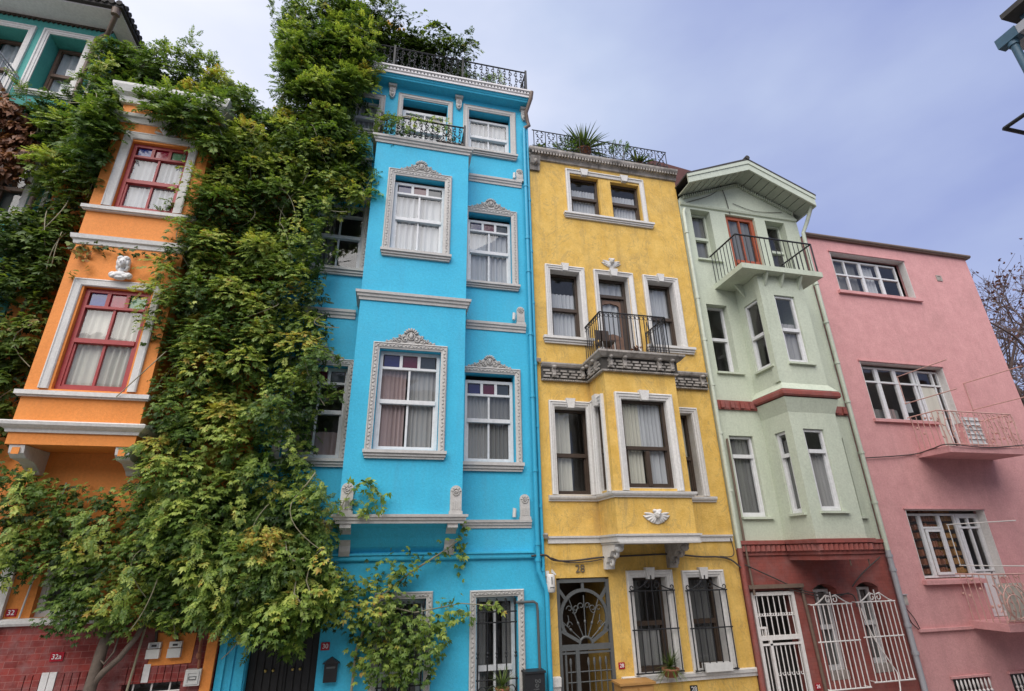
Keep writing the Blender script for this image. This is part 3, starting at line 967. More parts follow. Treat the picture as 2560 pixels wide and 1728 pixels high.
key_run(F0, 2.80, 3.66, .05)
key_run(F0, 5.30, 6.32, .05)
key_run(FY, 3.80, 5.12, .05)
key_run(leftf(3.75), .08, YD - .02, .05)
for F, us in ((F0, (3.02, 3.60, 5.5, 6.2)), (FY, (3.86, 4.14, 4.84, 5.10)), (leftf(3.75), (.25, .55))):
    for u in us:
        b.box(F, u - .035, u + .035, 3.16, 3.38, .05, .10)
        b.fball(F, u, 3.35, .12, .045, .035, .05, 8)
        b.fball(F, u, 3.20, .09, .04, .03, .03, 8)
b.build('frieze_relief', 'weathered_stone', fz)
# top cornice with dentils and end console
b = MB()
b.sweep([(2.68, 0), (6.40, 0)], [(0, 8.40), (.04, 8.41), (.05, 8.47), (.08, 8.50), (.08, 8.55), (.15, 8.56), (.17, 8.60), (.17, 8.65), (0, 8.66)])
for i in range(52):
    a = 2.74 + i * .0705
    b.bx(a, a + .04, -.15, -.08, 8.50, 8.556)
b.build('cornice', 'weathered_stone', yel)
b = MB()
FS = Fr((2.93, 0, 0), (0, -1, 0), (0, 0, 1), (-1, 0, 0))
b.prism(FS, [(0, 8.08), (.05, 8.08), (.06, 8.2), (.10, 8.24), (.13, 8.34), (.16, 8.4), (0, 8.4)], 0, .22)
b.arc(Fr((2.82, 0, 0), (0, -1, 0), (0, 0, 1), (-1, 0, 0)), .1, 8.28, .08, .02, 1.6, 8, .04, 0)
b.build('console', 'weathered_stone', yel)
# windows
YR = .17
def yel_win(F, op, ou, sill=None, key=.14, cur=SHEER, split=.45, recess=YR, name='window', **k):
    fr = window(yel, F, op[0] + .008, op[1] - .008, op[2] + .008, op[3] - .008, 'dark_wood', recess, .05, split, 1, 1, 0, (), cur, name=name, **k)
    if ou:
        surround(fr, F, ou, op, lambda d: [(0, 0), (0, .05), (d * .22, .06), (d * .3, .045), (d * .62, .045), (d * .7, .03), (d, .025), (d, -.001)], 'pale_trim', False, sill, recess, key)
    return fr
yel_win(F0, (3.06, 3.72, 4.02, 5.56), (2.95, 3.82, 4.02, 5.66), (2.85, 3.90, 3.88, 4.02), cur=(('sheer_cloth', 0, 1, 0, .72, 6),))
yel_win(F0, (5.28, 5.91, 4.02, 5.55), (5.17, 6.02, 4.02, 5.66), (5.08, 6.17, 3.86, 4.0), cur=(('sheer_cloth', 0, 1, 0, .95, 6),))
f1 = window(yel, F0, 3.66, 4.36, 7.04, 8.13, 'dark_wood', .10, .05, .48, 1, 1, 0, (), (('sheer_cloth', 0, 1, 0, .75, 8),))
f2 = window(yel, F0, 4.66, 5.38, 7.04, 8.11, 'dark_wood', .10, .05, .48, 1, 1, 0, (), (('sheer_cloth', 0, 1, 0, .75, 8),))
s = surround(f1, F0, (3.55, 5.50, 7.04, 8.27), (3.65, 5.40, 7.04, 8.16), lambda d: [(0, 0), (0, .05), (d * .3, .06), (d * .4, .04), (d, .03), (d, 0)], 'pale_trim', False, (3.45, 5.62, 6.92, 7.04))
b = MB()
for u in (4.0, 5.0):
    b.prism(F0, [(u - .06, 8.13), (u + .06, 8.13), (u + .10, 8.30), (u - .10, 8.30)], .0, .08)
b.build('keystone', 'pale_trim', s)
yel_win(F0, (3.01, 3.70, 1.0, 2.60), (2.90, 3.745, 1.0, 2.71), None, .16, cur=(('cream_cloth', .0, .55, 0, .97, 3),), split=.45)
yel_win(F0, (5.30, 5.88, 1.0, 2.60), (5.19, 5.99, 1.0, 2.70), None, .0, cur=(('cream_cloth', 0, 1, 0, .97, 4),))
fb = yel_win(FY, (4.02, 4.91, 1.04, 2.60), (3.90, 5.03, 1.0, 2.71), None, .17, cur=(('cream_cloth', 0, .46, 0, .97, 5), ('sheer_cloth', .4, 1, 0.42, .97, 6), ('sheer_cloth', .55, 1, 0, .45, 3)), split=.44, recess=.07, midw=.03)
b = MB()
b.box(FY, 4.43, 4.50, 1.09, 1.68, -.125, -.05)
b.build('mullion', 'dark_wood', fb)
yel_win(leftf(3.75), (.20, .53, 1.04, 2.57), (.08, .62, 1.0, 2.71), None, .14, cur=(('dim_cloth', 0, 1, 0, .9, 3),), recess=.05)
# balcony door
dr = window(yel, F0, 4.14, 4.82, 3.47, 5.55, 'dark_wood', YR, .055, .80, 1, 1, 0, (), (('sheer_cloth', 0, 1, .36, .98, 4),), lower_frame=.07, name='door')
surround(dr, F0, (4.03, 4.94, 3.47, 5.66), (4.13, 4.83, 3.47, 5.56), lambda d: [(0, 0), (0, .05), (d * .22, .06), (d * .3, .045), (d * .7, .03), (d, .025), (d, -.001)], 'pale_trim', False, None, YR, .16)
b = MB()
b.box(F0, 4.26, 4.65, 3.55, 4.15, -YR - .06, -YR - .03)
b.prism(F0, [(4.26, 4.15), (4.65, 4.15), (4.65, 4.20), (4.55, 4.26), (4.455, 4.28), (4.36, 4.26), (4.26, 4.2)], -YR - .06, -YR - .025)
b.box(F0, 4.20, 4.26, 3.55, 5.06, -YR - .06, -YR - .026)
b.box(F0, 4.65, 4.76, 3.55, 5.06, -YR - .06, -YR - .026)
b.prism(F0, [(4.26, 5.06), (4.26, 4.93), (4.32, 4.97), (4.40, 4.98), (4.455, 5.0), (4.51, 4.98), (4.60, 4.97), (4.65, 4.93), (4.65, 5.06)], -YR - .06, -YR - .025)
b.build('door_panel', 'brown_wood', dr)
for a in (4.31, 4.50):
    b = MB()
    b.box(F0, a, a + .12, 3.62, 4.08, -YR - .029, -YR - .018)
    b.build('raised_panel', 'brown_wood', dr)
# balcony railing
b = MB()
FR = front(.78)
zr = 4.27
def bars(F, u0, u1, v0, v1, n, r=.0095, curl=True):
    for i in range(n + 1):
        a = u0 + (u1 - u0) * i / n
        b.rod(F, a, v0, a, v1, r, 0, 4)
        if curl and i < n:
            b.arc(F, a + (u1 - u0) / n * .5, v1 - .06, .035, .035, 0, 6.283, .006, 0, 8, 4)
    b.rod(F, u0, v1, u1, v1, .015)
    b.rod(F, u0, v0 + .03, u1, v0 + .03, .01)
bars(FR, 3.74, 5.10, 3.46, zr, 15)
for x in (3.74, 5.10):
    bars(Fr((x, 0, 0), (0, -1, 0), (0, 0, 1), (-1, 0, 0)), .0, .78, 3.46, zr, 8)
b.rod(FR, 4.62, 3.5, 4.70, 4.15, .008)
b.rod(FR, 4.80, 3.5, 4.70, 4.15, .008)
b.build('balcony_railing', 'black_iron', yel)
# ground floor windows and grilles
for k, (op, ou, g) in enumerate((((4.26, 4.90, -1.80, -.36), (4.15, 5.01, -1.80, -.25), (4.17, 4.96, -1.76, -.57)), ((5.31, 5.91, -1.80, -.38), (5.20, 6.02, -1.80, -.27), (5.22, 5.97, -1.78, -.59)))):
    fr = yel_win(F0, op, ou, None, .15, cur=(('dim_cloth', 0, 1, 0, .97, 6),) if k else (('dim_cloth', 0, .3, 0, .97, 2), ('grey_cloth', .3, .95, 0, .42, 4)), split=.5)
    b = MB()
    FG = front(.10)
    n = 6
    for i in range(n + 1):
        a = g[0] + (g[1] - g[0]) * i / n
        b.rod(FG, a, g[2], a, g[3], .0105, 0, 5)
    for v in (g[2], g[3], (g[2] + g[3]) / 2 + .02):
        b.rod(FG, g[0] - .03, v, g[1] + .03, v, .012)
    for a in (g[0], g[1]):
        for v in (g[2], g[3]):
            b.tube([FG.p(a, v, 0), FG.p(a, v, -.1)], .01, 5)
    cu = (g[0] + g[1]) / 2
    hw = (g[1] - g[0]) / 2
    for s in (-1, 1):
        pts = [FG.p(cu + s * hw * (1 - t) * .98, g[3] + .01 + .19 * t ** 1.6 * (1 if t < .8 else 1), 0) for t in [i / 10 for i in range(9)]]
        b.tube(pts, .011, 5)
        b.arc(FG, cu + s * .075, g[3] + .09, .07, .02, 1.4, 1.4 - s * 5.5, .010, 0, 12)
        b.arc(FG, cu + s * hw * .93, g[3] + .055, .045, .015, -1.5, -1.5 + s * 5, .009, 0, 10)
    b.rod(FG, cu, g[3], cu, g[3] + .24, .011)
    b.build('window_grille', 'black_iron', fr)
course(yel, [(3.92, 0), (6.40, 0)], [(0, -1.92), (.03, -1.92), (.035, -1.87), (.06, -1.86), (.07, -1.81), (0, -1.80)], 'pale_trim', 'base_course')
course(yel, [(2.73, 0), (2.895, 0)], [(0, -1.92), (.03, -1.92), (.035, -1.87), (.06, -1.86), (.07, -1.74), (0, -1.73)], 'pale_trim', 'base_course')
# iron street gate with sunburst
gate = MB()
FD = front(-.05)
def bar(u0, v0, u1, v1, wd, w0=-.03, w1=.03):
    d = Vector((u1 - u0, v1 - v0)).normalized()
    nrm = Vector((-d.y, d.x)) * wd / 2
    gate.prism(FD, [(u0 + nrm.x, v0 + nrm.y), (u0 - nrm.x, v0 - nrm.y), (u1 - nrm.x, v1 - nrm.y), (u1 + nrm.x, v1 + nrm.y)], w0, w1)
bar(2.93, -3.5, 2.93, -.37, .06)
bar(3.81, -3.5, 3.81, -.37, .06)
bar(2.96, -.385, 3.78, -.385, .06)
bar(2.96, -1.36, 3.78, -1.36, .08, -.031, .031)
bar(3.215, -3.5, 3.215, -1.40, .06)
bar(3.02, -3.5, 3.02, -1.40, .03, -.02, .02)
bar(2.96, -1.435, 3.78, -1.435, .03, -.026, .026)
gc, gv, gr = 3.37, -.93, .40
pts = [(gc + gr * math.cos(a), gv + gr * math.sin(a)) for a in [-.55 + i * (math.pi + 1.1) / 26 for i in range(27)]]
for i in range(26):
    bar(*pts[i], *pts[i + 1], .05, -.02, .02)
for a in (.72, 2.42):
    bar(gc + (gr + .02) * math.cos(a), gv + (gr + .02) * math.sin(a), gc + .58 * math.cos(a), gv + .66 * math.sin(a), .05, -.018, .018)
bar(gc, gv + gr + .02, gc, -.42, .045, -.018, .018)
oc = (gc + .01, -1.33)
for s in (-1, 1):
    bar(oc[0] + s * .1, oc[1] + .04, gc + s * .40, -1.12, .05, -.017, .017)
gate.arc(FD, oc[0], oc[1], .11, .11, 0, math.pi, .022, .0, 12)
for a in (.72, 1.2, 1.57, 1.94, 2.42):
    r = .72 if abs(a - 1.57) < .5 else .5
    e = (oc[0] + r * math.cos(a), oc[1] + r * math.sin(a))
    gate.rod(FD, oc[0] + .11 * math.cos(a), oc[1] + .11 * math.sin(a), *e, .010)
    m_ = (oc[0] + .33 * math.cos(a), oc[1] + .33 * math.sin(a))
    gate.fball(FD, m_[0], m_[1], 0, .022, .035, .022, 6, math.pi / 2 - a)
    q = (oc[0] + .56 * math.cos(a), oc[1] + .56 * math.sin(a)) if r > .6 else (oc[0] + .44 * math.cos(a), oc[1] + .44 * math.sin(a))
    for s in (-1, 1):
        gate.arc(FD, q[0] + s * .055, q[1], .055, .015, 1.57 - s * 1.57, 1.57 + s * 4.2, .007, .0, 12)
for s in (-1, 1):
    gate.tube(bez(FD.p(gc + s * .09, -.74, 0), FD.p(gc + s * .13, -.92, 0), FD.p(gc + s * .2, -.86, 0)), .008, 5)
    gate.tube(bez(FD.p(gc + s * .28, -.9, 0), FD.p(gc + s * .25, -1.0, 0), FD.p(gc + s * .3, -1.05, 0)), .008, 5)
for u in (3.10, 3.40, 3.50, 3.60, 3.70):
    gate.rod(FD, u, -3.4, u, -1.62, .010)
    gate.fball(FD, u, -1.57, 0, .024, .07, .012, 6)
for v in (-1.70, -1.84):
    gate.rod(FD, 3.03, v, 3.20, v, .010)
    gate.rod(FD, 3.24, v, 3.78, v, .010)
gate.build('gate', 'grey_iron', yel)
b = MB()
b.bx(3.842, 3.92, .221, 1.2, -3.59, -.345)
b.bx(2.82, 2.898, .221, 1.2, -3.59, -.345)
b.build('porch_wall', 'yellow_paint', yel)
b = MB()
b.bx(2.82, 3.92, 1.201, 1.26, -3.59, -.345)
b.bx(2.82, 3.92, .221, 1.2, -.343, -.28)
b.build('porch_shade', 'dark_wood', yel)  # dark back and ceiling sheets stand in for the shade inside the porch
# roof terrace railing
b = MB()
FT = front(.12)
b.rod(FT, 2.76, 9.17, 6.18, 9.17, .013)
b.rod(FT, 2.76, 8.72, 6.18, 8.72, .010)
for i in range(13):
    a = 2.8 + i * .28
    b.rod(FT, a, 8.66, a, 9.17, .011)
    if i % 1 == 0 and i < 12:
        for s in (-1, 1):
            cu = a + .14 + s * .05
            for k in range(3):
                o_ = s if k % 2 else -s
                b.arc(FT, cu, 8.80 + k * .14, .045, .035, 1.57 - o_ * .5, 1.57 + o_ * 3.8, .008, 0, 8, 4)
                b.fball(FT, cu, 8.87 + k * .14, 0, .013, .03, .012, 5, o_ * .5)
b.tube([(6.18, -.12, 9.17), (6.18, 2.5, 9.17)], .013, 5)
for i in range(1, 9):
    b.tube([(6.18, -.12 + i * .3, 8.66), (6.18, -.12 + i * .3, 9.17)], .011, 5)
b.build('terrace_railing', 'black_iron', yel)

# ================================================================ GREEN HOUSE
grn = thing('row_house', 'pale green gabled house with box bay and balcony above a brick red ground floor', 'house', (8.05, 0, -3.6))
GD = .78
holes = [(6.68, 7.20, 6.28, 7.66), (7.62, 8.44, 5.64, 7.66), (8.74, 9.30, 6.20, 7.64), (6.66, 7.18, 3.53, 5.12), (6.65, 7.20, .63, 2.18), (8.95, 9.40, .64, 2.21), (7.6, 8.45, .3, 5.3)]
b = MB()
b.wall(F0, 6.40, 9.69, .06, 7.86, holes, .2)
b.prism(F0, [(6.41, 7.861), (9.68, 7.861), (9.62, 7.99), (8.12, 8.66), (6.47, 7.98)], -.2, -.001)
b.build('wall', 'green_paint', grn)
gl = [(6.52, 7.42, -3.59, -.64), (7.85, 8.37, -2.12, -.56), (8.82, 9.32, -2.06, -.55)]
b = MB()
b.wall(F0, 6.40, 9.69, -3.6, .058, gl, .26)
for h in gl[1:]:
    arch_hole_top(b, F0, h[0], h[1], h[3] + .0, .09, .26)
b.build('wall', 'painted_brick', grn)
shell(grn, 6.40, 9.69, 7.85, 6, 'green_paint')
FG = front(GD)
b = MB()
b.wall(FG, 7.47, 8.56, .21, 5.51, [(7.77, 8.27, 3.54, 5.06), (7.72, 8.19, .68, 2.18)], .1)
b.wall(leftf(7.47), .001, GD - .1, .21, 5.51, [(.17, .62, 3.50, 5.02), (.30, .59, .66, 2.17)], .1)
b.box(leftf(8.56), .001, GD - .1, .21, 5.51, 0, .1)
b.box(leftf(7.47), GD - .14, GD, 3.12, 5.5, 0, .03)
b.build('bay', 'green_paint', grn)
gpath = [(7.47, 0), (7.47, -GD), (8.56, -GD), (8.56, 0)]
b = MB()
b.sweep(gpath, [(0, 3.09), (.10, 2.945), (.11, 2.94), (.11, 2.935), (0, 2.935)])
b.sweep(gpath, [(0, 2.50), (.08, 2.78), (0, 2.80)])
b.build('bay_skirt', 'green_paint', grn)
b = MB()
b.sweep(gpath, [(0, 2.801), (.105, 2.80), (.125, 2.83), (.125, 2.90), (.105, 2.933), (0, 2.934)])
for x0, x1 in ((6.43, 7.46), (8.70, 9.66)):
    b.bx(x0, x1, -.04, -.001, 2.71, 2.90)
    n = int((x1 - x0) / .11)
    for i in range(n):
        a = x0 + (x1 - x0) * i / n
        b.prism(F0, [(a, 2.735), (a + .085, 2.735), (a + .085, 2.87), (a, 2.87)], .041, .05 + .03 * (i % 2))
b.build('brick_course', 'painted_brick', grn)
# cogged brick cornice over the ground floor and red foot of the bay
b = MB()
cp = [(6.42, 0), (7.47, 0), (7.47, -GD), (8.56, -GD), (8.56, 0), (9.68, 0)]
b.sweep(cp, [(0, -.05), (.03, -.05), (.03, .0), (.05, .01), (.05, .13), (.09, .14), (.09, .205), (0, .209)])
def cogs(F, u0, u1):
    n = max(1, round((u1 - u0) / .105))
    p = (u1 - u0) / n
    for i in range(n):
        a = u0 + p * i
        q = [F.p(a, .02, .05), F.p(a + p, .02, .05), F.p(a + p * .5, .02, .085), F.p(a, .12, .05), F.p(a + p, .12, .05), F.p(a + p * .5, .12, .085)]
        b.add(q, [(0, 1, 2), (3, 5, 4), (0, 2, 5, 3), (2, 1, 4, 5)])
cogs(F0, 6.45, 7.42)
cogs(F0, 8.62, 9.66)
cogs(FG, 7.44, 8.60)
cogs(leftf(7.47), .06, GD)
b.bx(7.472, 8.558, -GD + .002, -.001, -.14, -.051)
b.build('cornice', 'painted_brick', grn)
for u in (8.10, 8.50):
    b = MB()
    b.tube([(u, -GD + .03, -.13), (u + .02, -GD + .05, -.24)], .012, 5)
    b.build('bay_bracket', 'brown_metal', grn)
# gable roof
b = MB()
b.prism(front(0), [(6.36, 8.20), (8.13, 8.935), (9.90, 8.15), (9.90, 8.19), (8.13, 8.985), (6.36, 8.24)], -5.5, .56)
b.tube([(8.13, -.58, 9.0), (8.13, 5, 9.0)], .06, 8)
b.build('roof', 'dark_roof', grn)
b = MB()
b.prism(front(.5), [(6.38, 7.97), (8.13, 8.66), (9.86, 7.87), (9.86, 8.148), (8.13, 8.93), (6.38, 8.198)], .0, .035)
b.prism(front(.535), [(6.36, 8.12), (8.13, 8.83), (9.88, 8.05), (9.88, 8.15), (8.13, 8.935), (6.36, 8.20)], .0, .02)
b.box(Fr((9.86, 0, 0), (0, 1, 0), (0, 0, 1), (1, 0, 0)), -.5, 5, 7.87, 8.14, 0, .03)
b.build('fascia', 'green_pipe_paint', grn)
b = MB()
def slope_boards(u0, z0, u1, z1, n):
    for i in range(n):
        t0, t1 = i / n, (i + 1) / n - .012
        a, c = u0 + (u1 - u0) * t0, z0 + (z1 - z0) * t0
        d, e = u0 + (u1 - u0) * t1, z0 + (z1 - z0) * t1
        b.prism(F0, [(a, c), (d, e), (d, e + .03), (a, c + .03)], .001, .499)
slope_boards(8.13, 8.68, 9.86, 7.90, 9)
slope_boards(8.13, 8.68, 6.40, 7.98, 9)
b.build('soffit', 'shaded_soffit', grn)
b = MB()
for i in range(26):
    t = (i + .5) / 26
    for x1, z1 in ((9.62, 7.93), (6.5, 7.93)):
        a, c = 8.12 + (x1 - 8.12) * t, 8.57 + (z1 - 8.57) * t
        b.box(F0, a - .012, a + .012, c - .03, c + .05, 0, .06)
b.build('dentil', 'green_paint', grn)
b = MB()
b.sweep([(6.42, 0), (9.67, 0)], [(0, 7.72), (.04, 7.73), (.06, 7.78), (0, 7.79)])
b.build('string_course', 'green_paint', grn)
# red tiled slope at the back, rising beside the yellow house
b = MB()
b.prism(Fr((0, 1.0, 0), (1, 0, 0), (0, 0, 1), (0, -1, 0)), [(6.42, 9.30), (7.2, 8.9), (8.3, 8.9), (8.3, 9.70), (7.85, 9.80), (6.6, 9.98), (6.42, 9.98)], -.4, 0)
b.build('back_roof', 'roof_tile', grn)
# balcony
b = MB()
b.bx(6.96, 8.97, -.98, -.002, 5.515, 5.635)
b.build('balcony', 'green_paint', grn)
for u in (7.60, 8.0, 8.45):
    b = MB()
    b.prism(Fr((u + .02, 0, 0), (0, -1, 0), (0, 0, 1), (-1, 0, 0)), [(GD, 5.24), (GD + .17, 5.512), (GD, 5.512)], 0, .04)
    b.build('balcony_bracket', 'green_paint', grn)
b = MB()
b.prism(Fr((0, -.3, 0), (-1, 0, 0), (0, 0, 1), (0, 1, 0)), [(-7.469, 5.2), (-7.25, 5.512), (-7.469, 5.512)], 0, .04)
b.build('balcony_bracket', 'green_paint', grn)
b = MB()
FR = front(.94)
zr = 6.36
b.rod(FR, 6.98, zr, 8.90, zr, .02)
for i in range(17):
    a = 6.98 + 1.92 * i / 16
    b.rod(FR, a, 5.63, a, zr, .0085, 0, 4)
b.rod(FR, 8.90, 5.63, 8.90, zr, .018)
for x in (6.98, 8.90):
    b.tube([(x, -.94, zr), (x, 0, zr)], .02, 5)
    for i in range(1, 9):
        b.tube([(x, -.94 + i * .11, 5.63), (x, -.94 + i * .11, zr)], .0085, 4)
b.build('balcony_railing', 'black_iron', grn)
# windows
def green_win(F, op, split, recess=.15, mat='white_paint', cur=None, sill=True, fw=.045, **k):
    fr = window(grn, F, op[0] + .005, op[1] - .005, op[2] + .005, op[3] - .005, mat, recess, fw, split, 1, 1, 0, (), cur, **k)
    if sill:
        s = MB()
        s.box(F, op[0] - .03, op[1] + .10, op[2] - .045, op[2] - .005, 0, .06)
        s.build('sill', 'green_paint', fr)
    return fr
green_win(F0, (6.68, 7.20, 6.28, 7.66), .48, .18, 'green_pipe_paint', (('dim_cloth', 0, 1, 0, .97, 3),))
green_win(F0, (8.74, 9.30, 6.20, 7.64), .45, .18, 'green_pipe_paint')
green_win(F0, (6.66, 7.18, 3.53, 5.12), .5)
green_win(FG, (7.77, 8.27, 3.54, 5.06), .48, .04, cur=(('grey_cloth', 0, 1, 0, .6, 4),))
green_win(leftf(7.47), (.17, .62, 3.50, 5.02), .48, .03)
green_win(F0, (6.65, 7.20, .63, 2.18), .74, .06, cur=(('dim_cloth', 0, 1, 0, .97, 5),))
green_win(FG, (7.72, 8.19, .68, 2.18), .72, .04, cur=(('grey_cloth', .0, 1, 0, .7, 5),))
green_win(leftf(7.47), (.30, .59, .66, 2.17), .70, .04, cur=(('dim_cloth', 0, 1, 0, .9, 4),))
green_win(F0, (8.95, 9.40, .64, 2.21), .72, .06)
dr = window(grn, F0, 7.63, 8.43, 5.64, 7.65, 'orange_wood', .06, .09, .36, 2, 2, 0, (), (('dim_cloth', 0, 1, 0, .97, 3),), name='door', midw=.05, lower_frame=.05)
b = MB()
b.box(F0, 7.74, 8.32, 5.72, 6.30, -.11, -.085)
for a in (7.76, 7.95, 8.14):
    b.box(F0, a, a + .15, 5.76, 6.26, -.085, -.07)
b.build('door_panel', 'orange_wood', dr)
for h in gl[1:]:
    fr = window(grn, F0, h[0] + .01, h[1] - .01, h[2] + .14, h[3] - .1, 'white_paint', .2, .045, .52, 2, 1, 0, (), (('dim_cloth', 0, 1, 0, .97, 4),))
    s = MB()
    s.box(F0, h[0] + .005, h[1] - .005, h[2] + .005, h[2] + .14, -.25, -.12)
    s.build('sill', 'weathered_stone', fr)
    cx = (h[0] + h[1]) / 2 + (-.02 if h[0] < 8.5 else .0)
    b = MB()
    FI = front(.13)
    g = (cx - .41, cx + .41, h[2] - .08, h[3] - .33)
    for i in range(9):
        a = g[0] + (g[1] - g[0]) * i / 8
        b.rod(FI, a, g[2], a, g[3], .0105, 0, 5)
    for v in (g[2], g[3], g[2] * .45 + g[3] * .55):
        b.rod(FI, g[0] - .05, v, g[1] + .02, v, .013)
    for a in (g[0], g[1]):
        for v in (g[2], g[3]):
            b.tube([FI.p(a, v, 0), FI.p(a, v, -.13)], .01, 5)
    for s_ in (-1, 1):
        b.tube([FI.p(cx + s_ * (.36 - .33 * t), g[3] + .01 + .20 * t ** 1.3 if t < .75 else g[3] + .148 - (t - .75) * .10, 0) for t in [i / 12 for i in range(13)]], .012, 5)
        b.arc(FI, cx + s_ * .07, g[3] + .075, .062, .02, 1.5, 1.5 - s_ * 5.6, .011, 0, 12)
    b.rod(FI, cx, g[3], cx, g[3] + .20, .012)
    b.build('window_grille', 'white_iron', fr)
# white barred street door
b = MB()
FD = front(.02)
for a, c, d, e in ((6.53, 6.59, -3.5, -.66), (7.36, 7.42, -3.5, -.66), (6.59, 7.36, -.72, -.66), (6.59, 7.36, -1.42, -1.35), (6.74, 6.79, -3.5, -1.42), (6.59, 7.36, -1.50, -1.47)):
    b.box(FD, a, c, d, e, -.05, .0 if a > 6.58 else .001)
for i in range(7):
    a = 6.64 + .68 * i / 6
    b.rod(FD, a, -1.36, a, -.70, .011, -.025)
    b.arc(FD, a - .03, -1.02, .035, .015, 2.6, 7.5, .009, -.025, 8)
    b.arc(FD, a + .03, -1.02, .035, .015, .5, -4.3, .009, -.025, 8)
for i in range(6):
    a = 6.86 + .46 * i / 5
    b.rod(FD, a, -3.5, a, -1.48, .011, -.025)
    b.arc(FD, a - .02, -1.93, .035, .015, 2.6, 7.5, .009, -.025, 8)
b.rod(FD, 6.66, -3.5, 6.66, -1.48, .011, -.025)
b.box(FD, 6.57, 6.72, -1.24, -1.21, -.05, .002)
b.box(FD, 6.68, 6.71, -1.36, -1.24, -.05, .002)
b.build('door', 'white_iron', grn)
b = MB()
b.box(F0, 6.45, 7.60, -.60, -.54, .001, .10)
b.build('door_hood', 'brown_metal', grn)
pipe(grn, [(6.50, -.05, 7.6), (6.43, -.08, 7.45), (6.42, -.08, 6.2), (6.40, -.08, .08)], .042, 'green_pipe_paint', [(6.42, -.08, z) for z in (6.9, 5.2, 4.2, 3.2, 2.2, 1.1)])
pipe(grn, [(6.40, -.08, .08), (6.40, -.08, -3.5)], .045, 'painted_brick')
pipe(grn, [(9.84, -.42, 7.95), (9.80, -.2, 7.6), (9.72, -.09, 7.35), (9.70, -.09, 6.2), (9.69, -.09, .0)], .045, 'green_pipe_paint', [(9.69, -.09, z) for z in (5.9, 4.9, 3.9, 3.0, 1.9, .9)])
pipe(grn, [(9.69, -.09, .0), (9.68, -.09, -3.5)], .05, 'grey_plastic', [(9.69, -.09, z) for z in (-.1, -.35, -1.3, -1.75)])
pipe(grn, [(6.56, -.05, 2.1), (6.55, -.05, .1), (6.55, -.08, -.7)], .022, 'brown_metal')

# ================================================================ PINK HOUSE
pnk = thing('row_house', 'plain pink rendered house with wide white windows and two small balconies', 'house', (12.4, 0, -3.6))
holes = [(10.46, 12.78, 5.86, 6.96), (10.42, 12.15, 2.68, 4.03), (12.15, 12.83, 1.98, 4.03), (10.50, 11.95, -.55, .77), (11.95, 12.60, -1.28, .77), (10.47, 11.33, -3.2, -2.22), (11.86, 12.75, -3.2, -2.22)]
b = MB()
b.wall(F0, 9.77, 14.99, -3.6, 7.30, holes, .22)
b.build('wall', 'pink_paint', pnk)
shell(pnk, 9.77, 14.99, 7.25, 6, 'pink_paint', 'pink_paint')
b = MB()
b.bx(9.78, 15.07, -.07, 6, 7.302, 7.35)
b.tube([(9.78, -.06, 7.36), (15.08, -.06, 7.36)], .045, 8)
b.build('roof', 'brown_metal', pnk)
def casements(u0, u1, v0, v1, mulls, bar_v, thick=(), recess=.15, mat='white_paint', cur=None, fw=.04, name='window'):
    b = MB()
    w1, w0 = -recess, -recess - .05
    for a, c, d, e in ((u0, u0 + fw, v0, v1), (u1 - fw, u1, v0, v1), (u0 + fw, u1 - fw, v0, v0 + fw), (u0 + fw, u1 - fw, v1 - fw, v1)):
        b.box(F0, a, c, d, e, w0, w1)
    for u, h in mulls:
        b.box(F0, u - h, u + h, v0 + fw, v1 - fw, w0, w1 + .004)
    for x0, x1, v in bar_v:
        b.box(F0, x0, x1, v - .02, v + .02, w0, w1 + .012)
    fr = b.build(name, mat, pnk)
    us = [u0] + [u for u, h in mulls] + [u1]
    g = MB()
    for i in range(len(us) - 1):
        t = random.uniform(-.008, .008)
        g.quad(F0.p(us[i], v0 + fw, w0 + .02 + t), F0.p(us[i + 1], v0 + fw, w0 + .02 - t), F0.p(us[i + 1], v1 - fw, w0 + .02 - t), F0.p(us[i], v1 - fw, w0 + .02 + t))
    g.build('pane', 'window_glass', fr)
    for m_, a, c, d, e, fo in cur or ():
        curtain(fr, F0, a, c, d, e, -recess - .12, m_, fo)
    return fr
f = casements(10.48, 12.60, 5.88, 6.86, [(10.98, .022), (11.46, .04), (12.02, .04)], [(10.5, 11.44, 6.42), (11.48, 12.0, 6.44), (12.04, 12.58, 6.44)], cur=(('sheer_cloth', 11.5, 11.95, 5.9, 6.8, 4), ('dim_cloth', 10.5, 11.4, 5.9, 6.8, 4)))
def pink_trim(fr, o, lin_side=True, top=True):
    s = MB()
    u0, u1, v0, v1 = o
    s.box(F0, u1 - .012, u1 - .001, v0, v1, -.16, .003)
    s.box(F0, u0 + .001, u0 + .012, v0, v1, -.16, .003)
    s.box(F0, u0 + .012, u1 - .012, v1 - .012, v1 - .001, -.16, .003)
    s.build('reveal', 'pale_trim', fr)
    s = MB()
    s.box(F0, u0 - .04, u1 + .02, v1 + .005, v1 + .035, .001, .03)
    s.build('lintel', 'pink_paint', fr)
pink_trim(f, (10.46, 12.78, 5.86, 6.96))
s = MB()
s.box(F0, 10.38, 12.90, 5.78, 5.855, .001, .07)
s.build('sill', 'pink_paint', f)
f = casements(10.44, 12.14, 2.70, 3.96, [(10.98, .05), (11.50, .05), (12.02, .03)], [(10.46, 12.12, 3.60)], cur=(('dim_cloth', 10.5, 11.4, 2.7, 2.98, 3), ('rose_cloth', 11.15, 11.35, 2.72, 3.0, 2), ('sheer_cloth', 11.62, 11.9, 2.95, 3.22, 2)))
pink_trim(f, (10.42, 12.83, 2.68, 4.03))
s = MB()
s.box(F0, 10.35, 12.13, 2.61, 2.675, .001, .06)
s.build('sill', 'pink_paint', f)
d = casements(12.15, 12.82, 1.99, 3.96, [(12.62, .02)], [(12.17, 12.80, 3.60)], name='door')
b = MB()
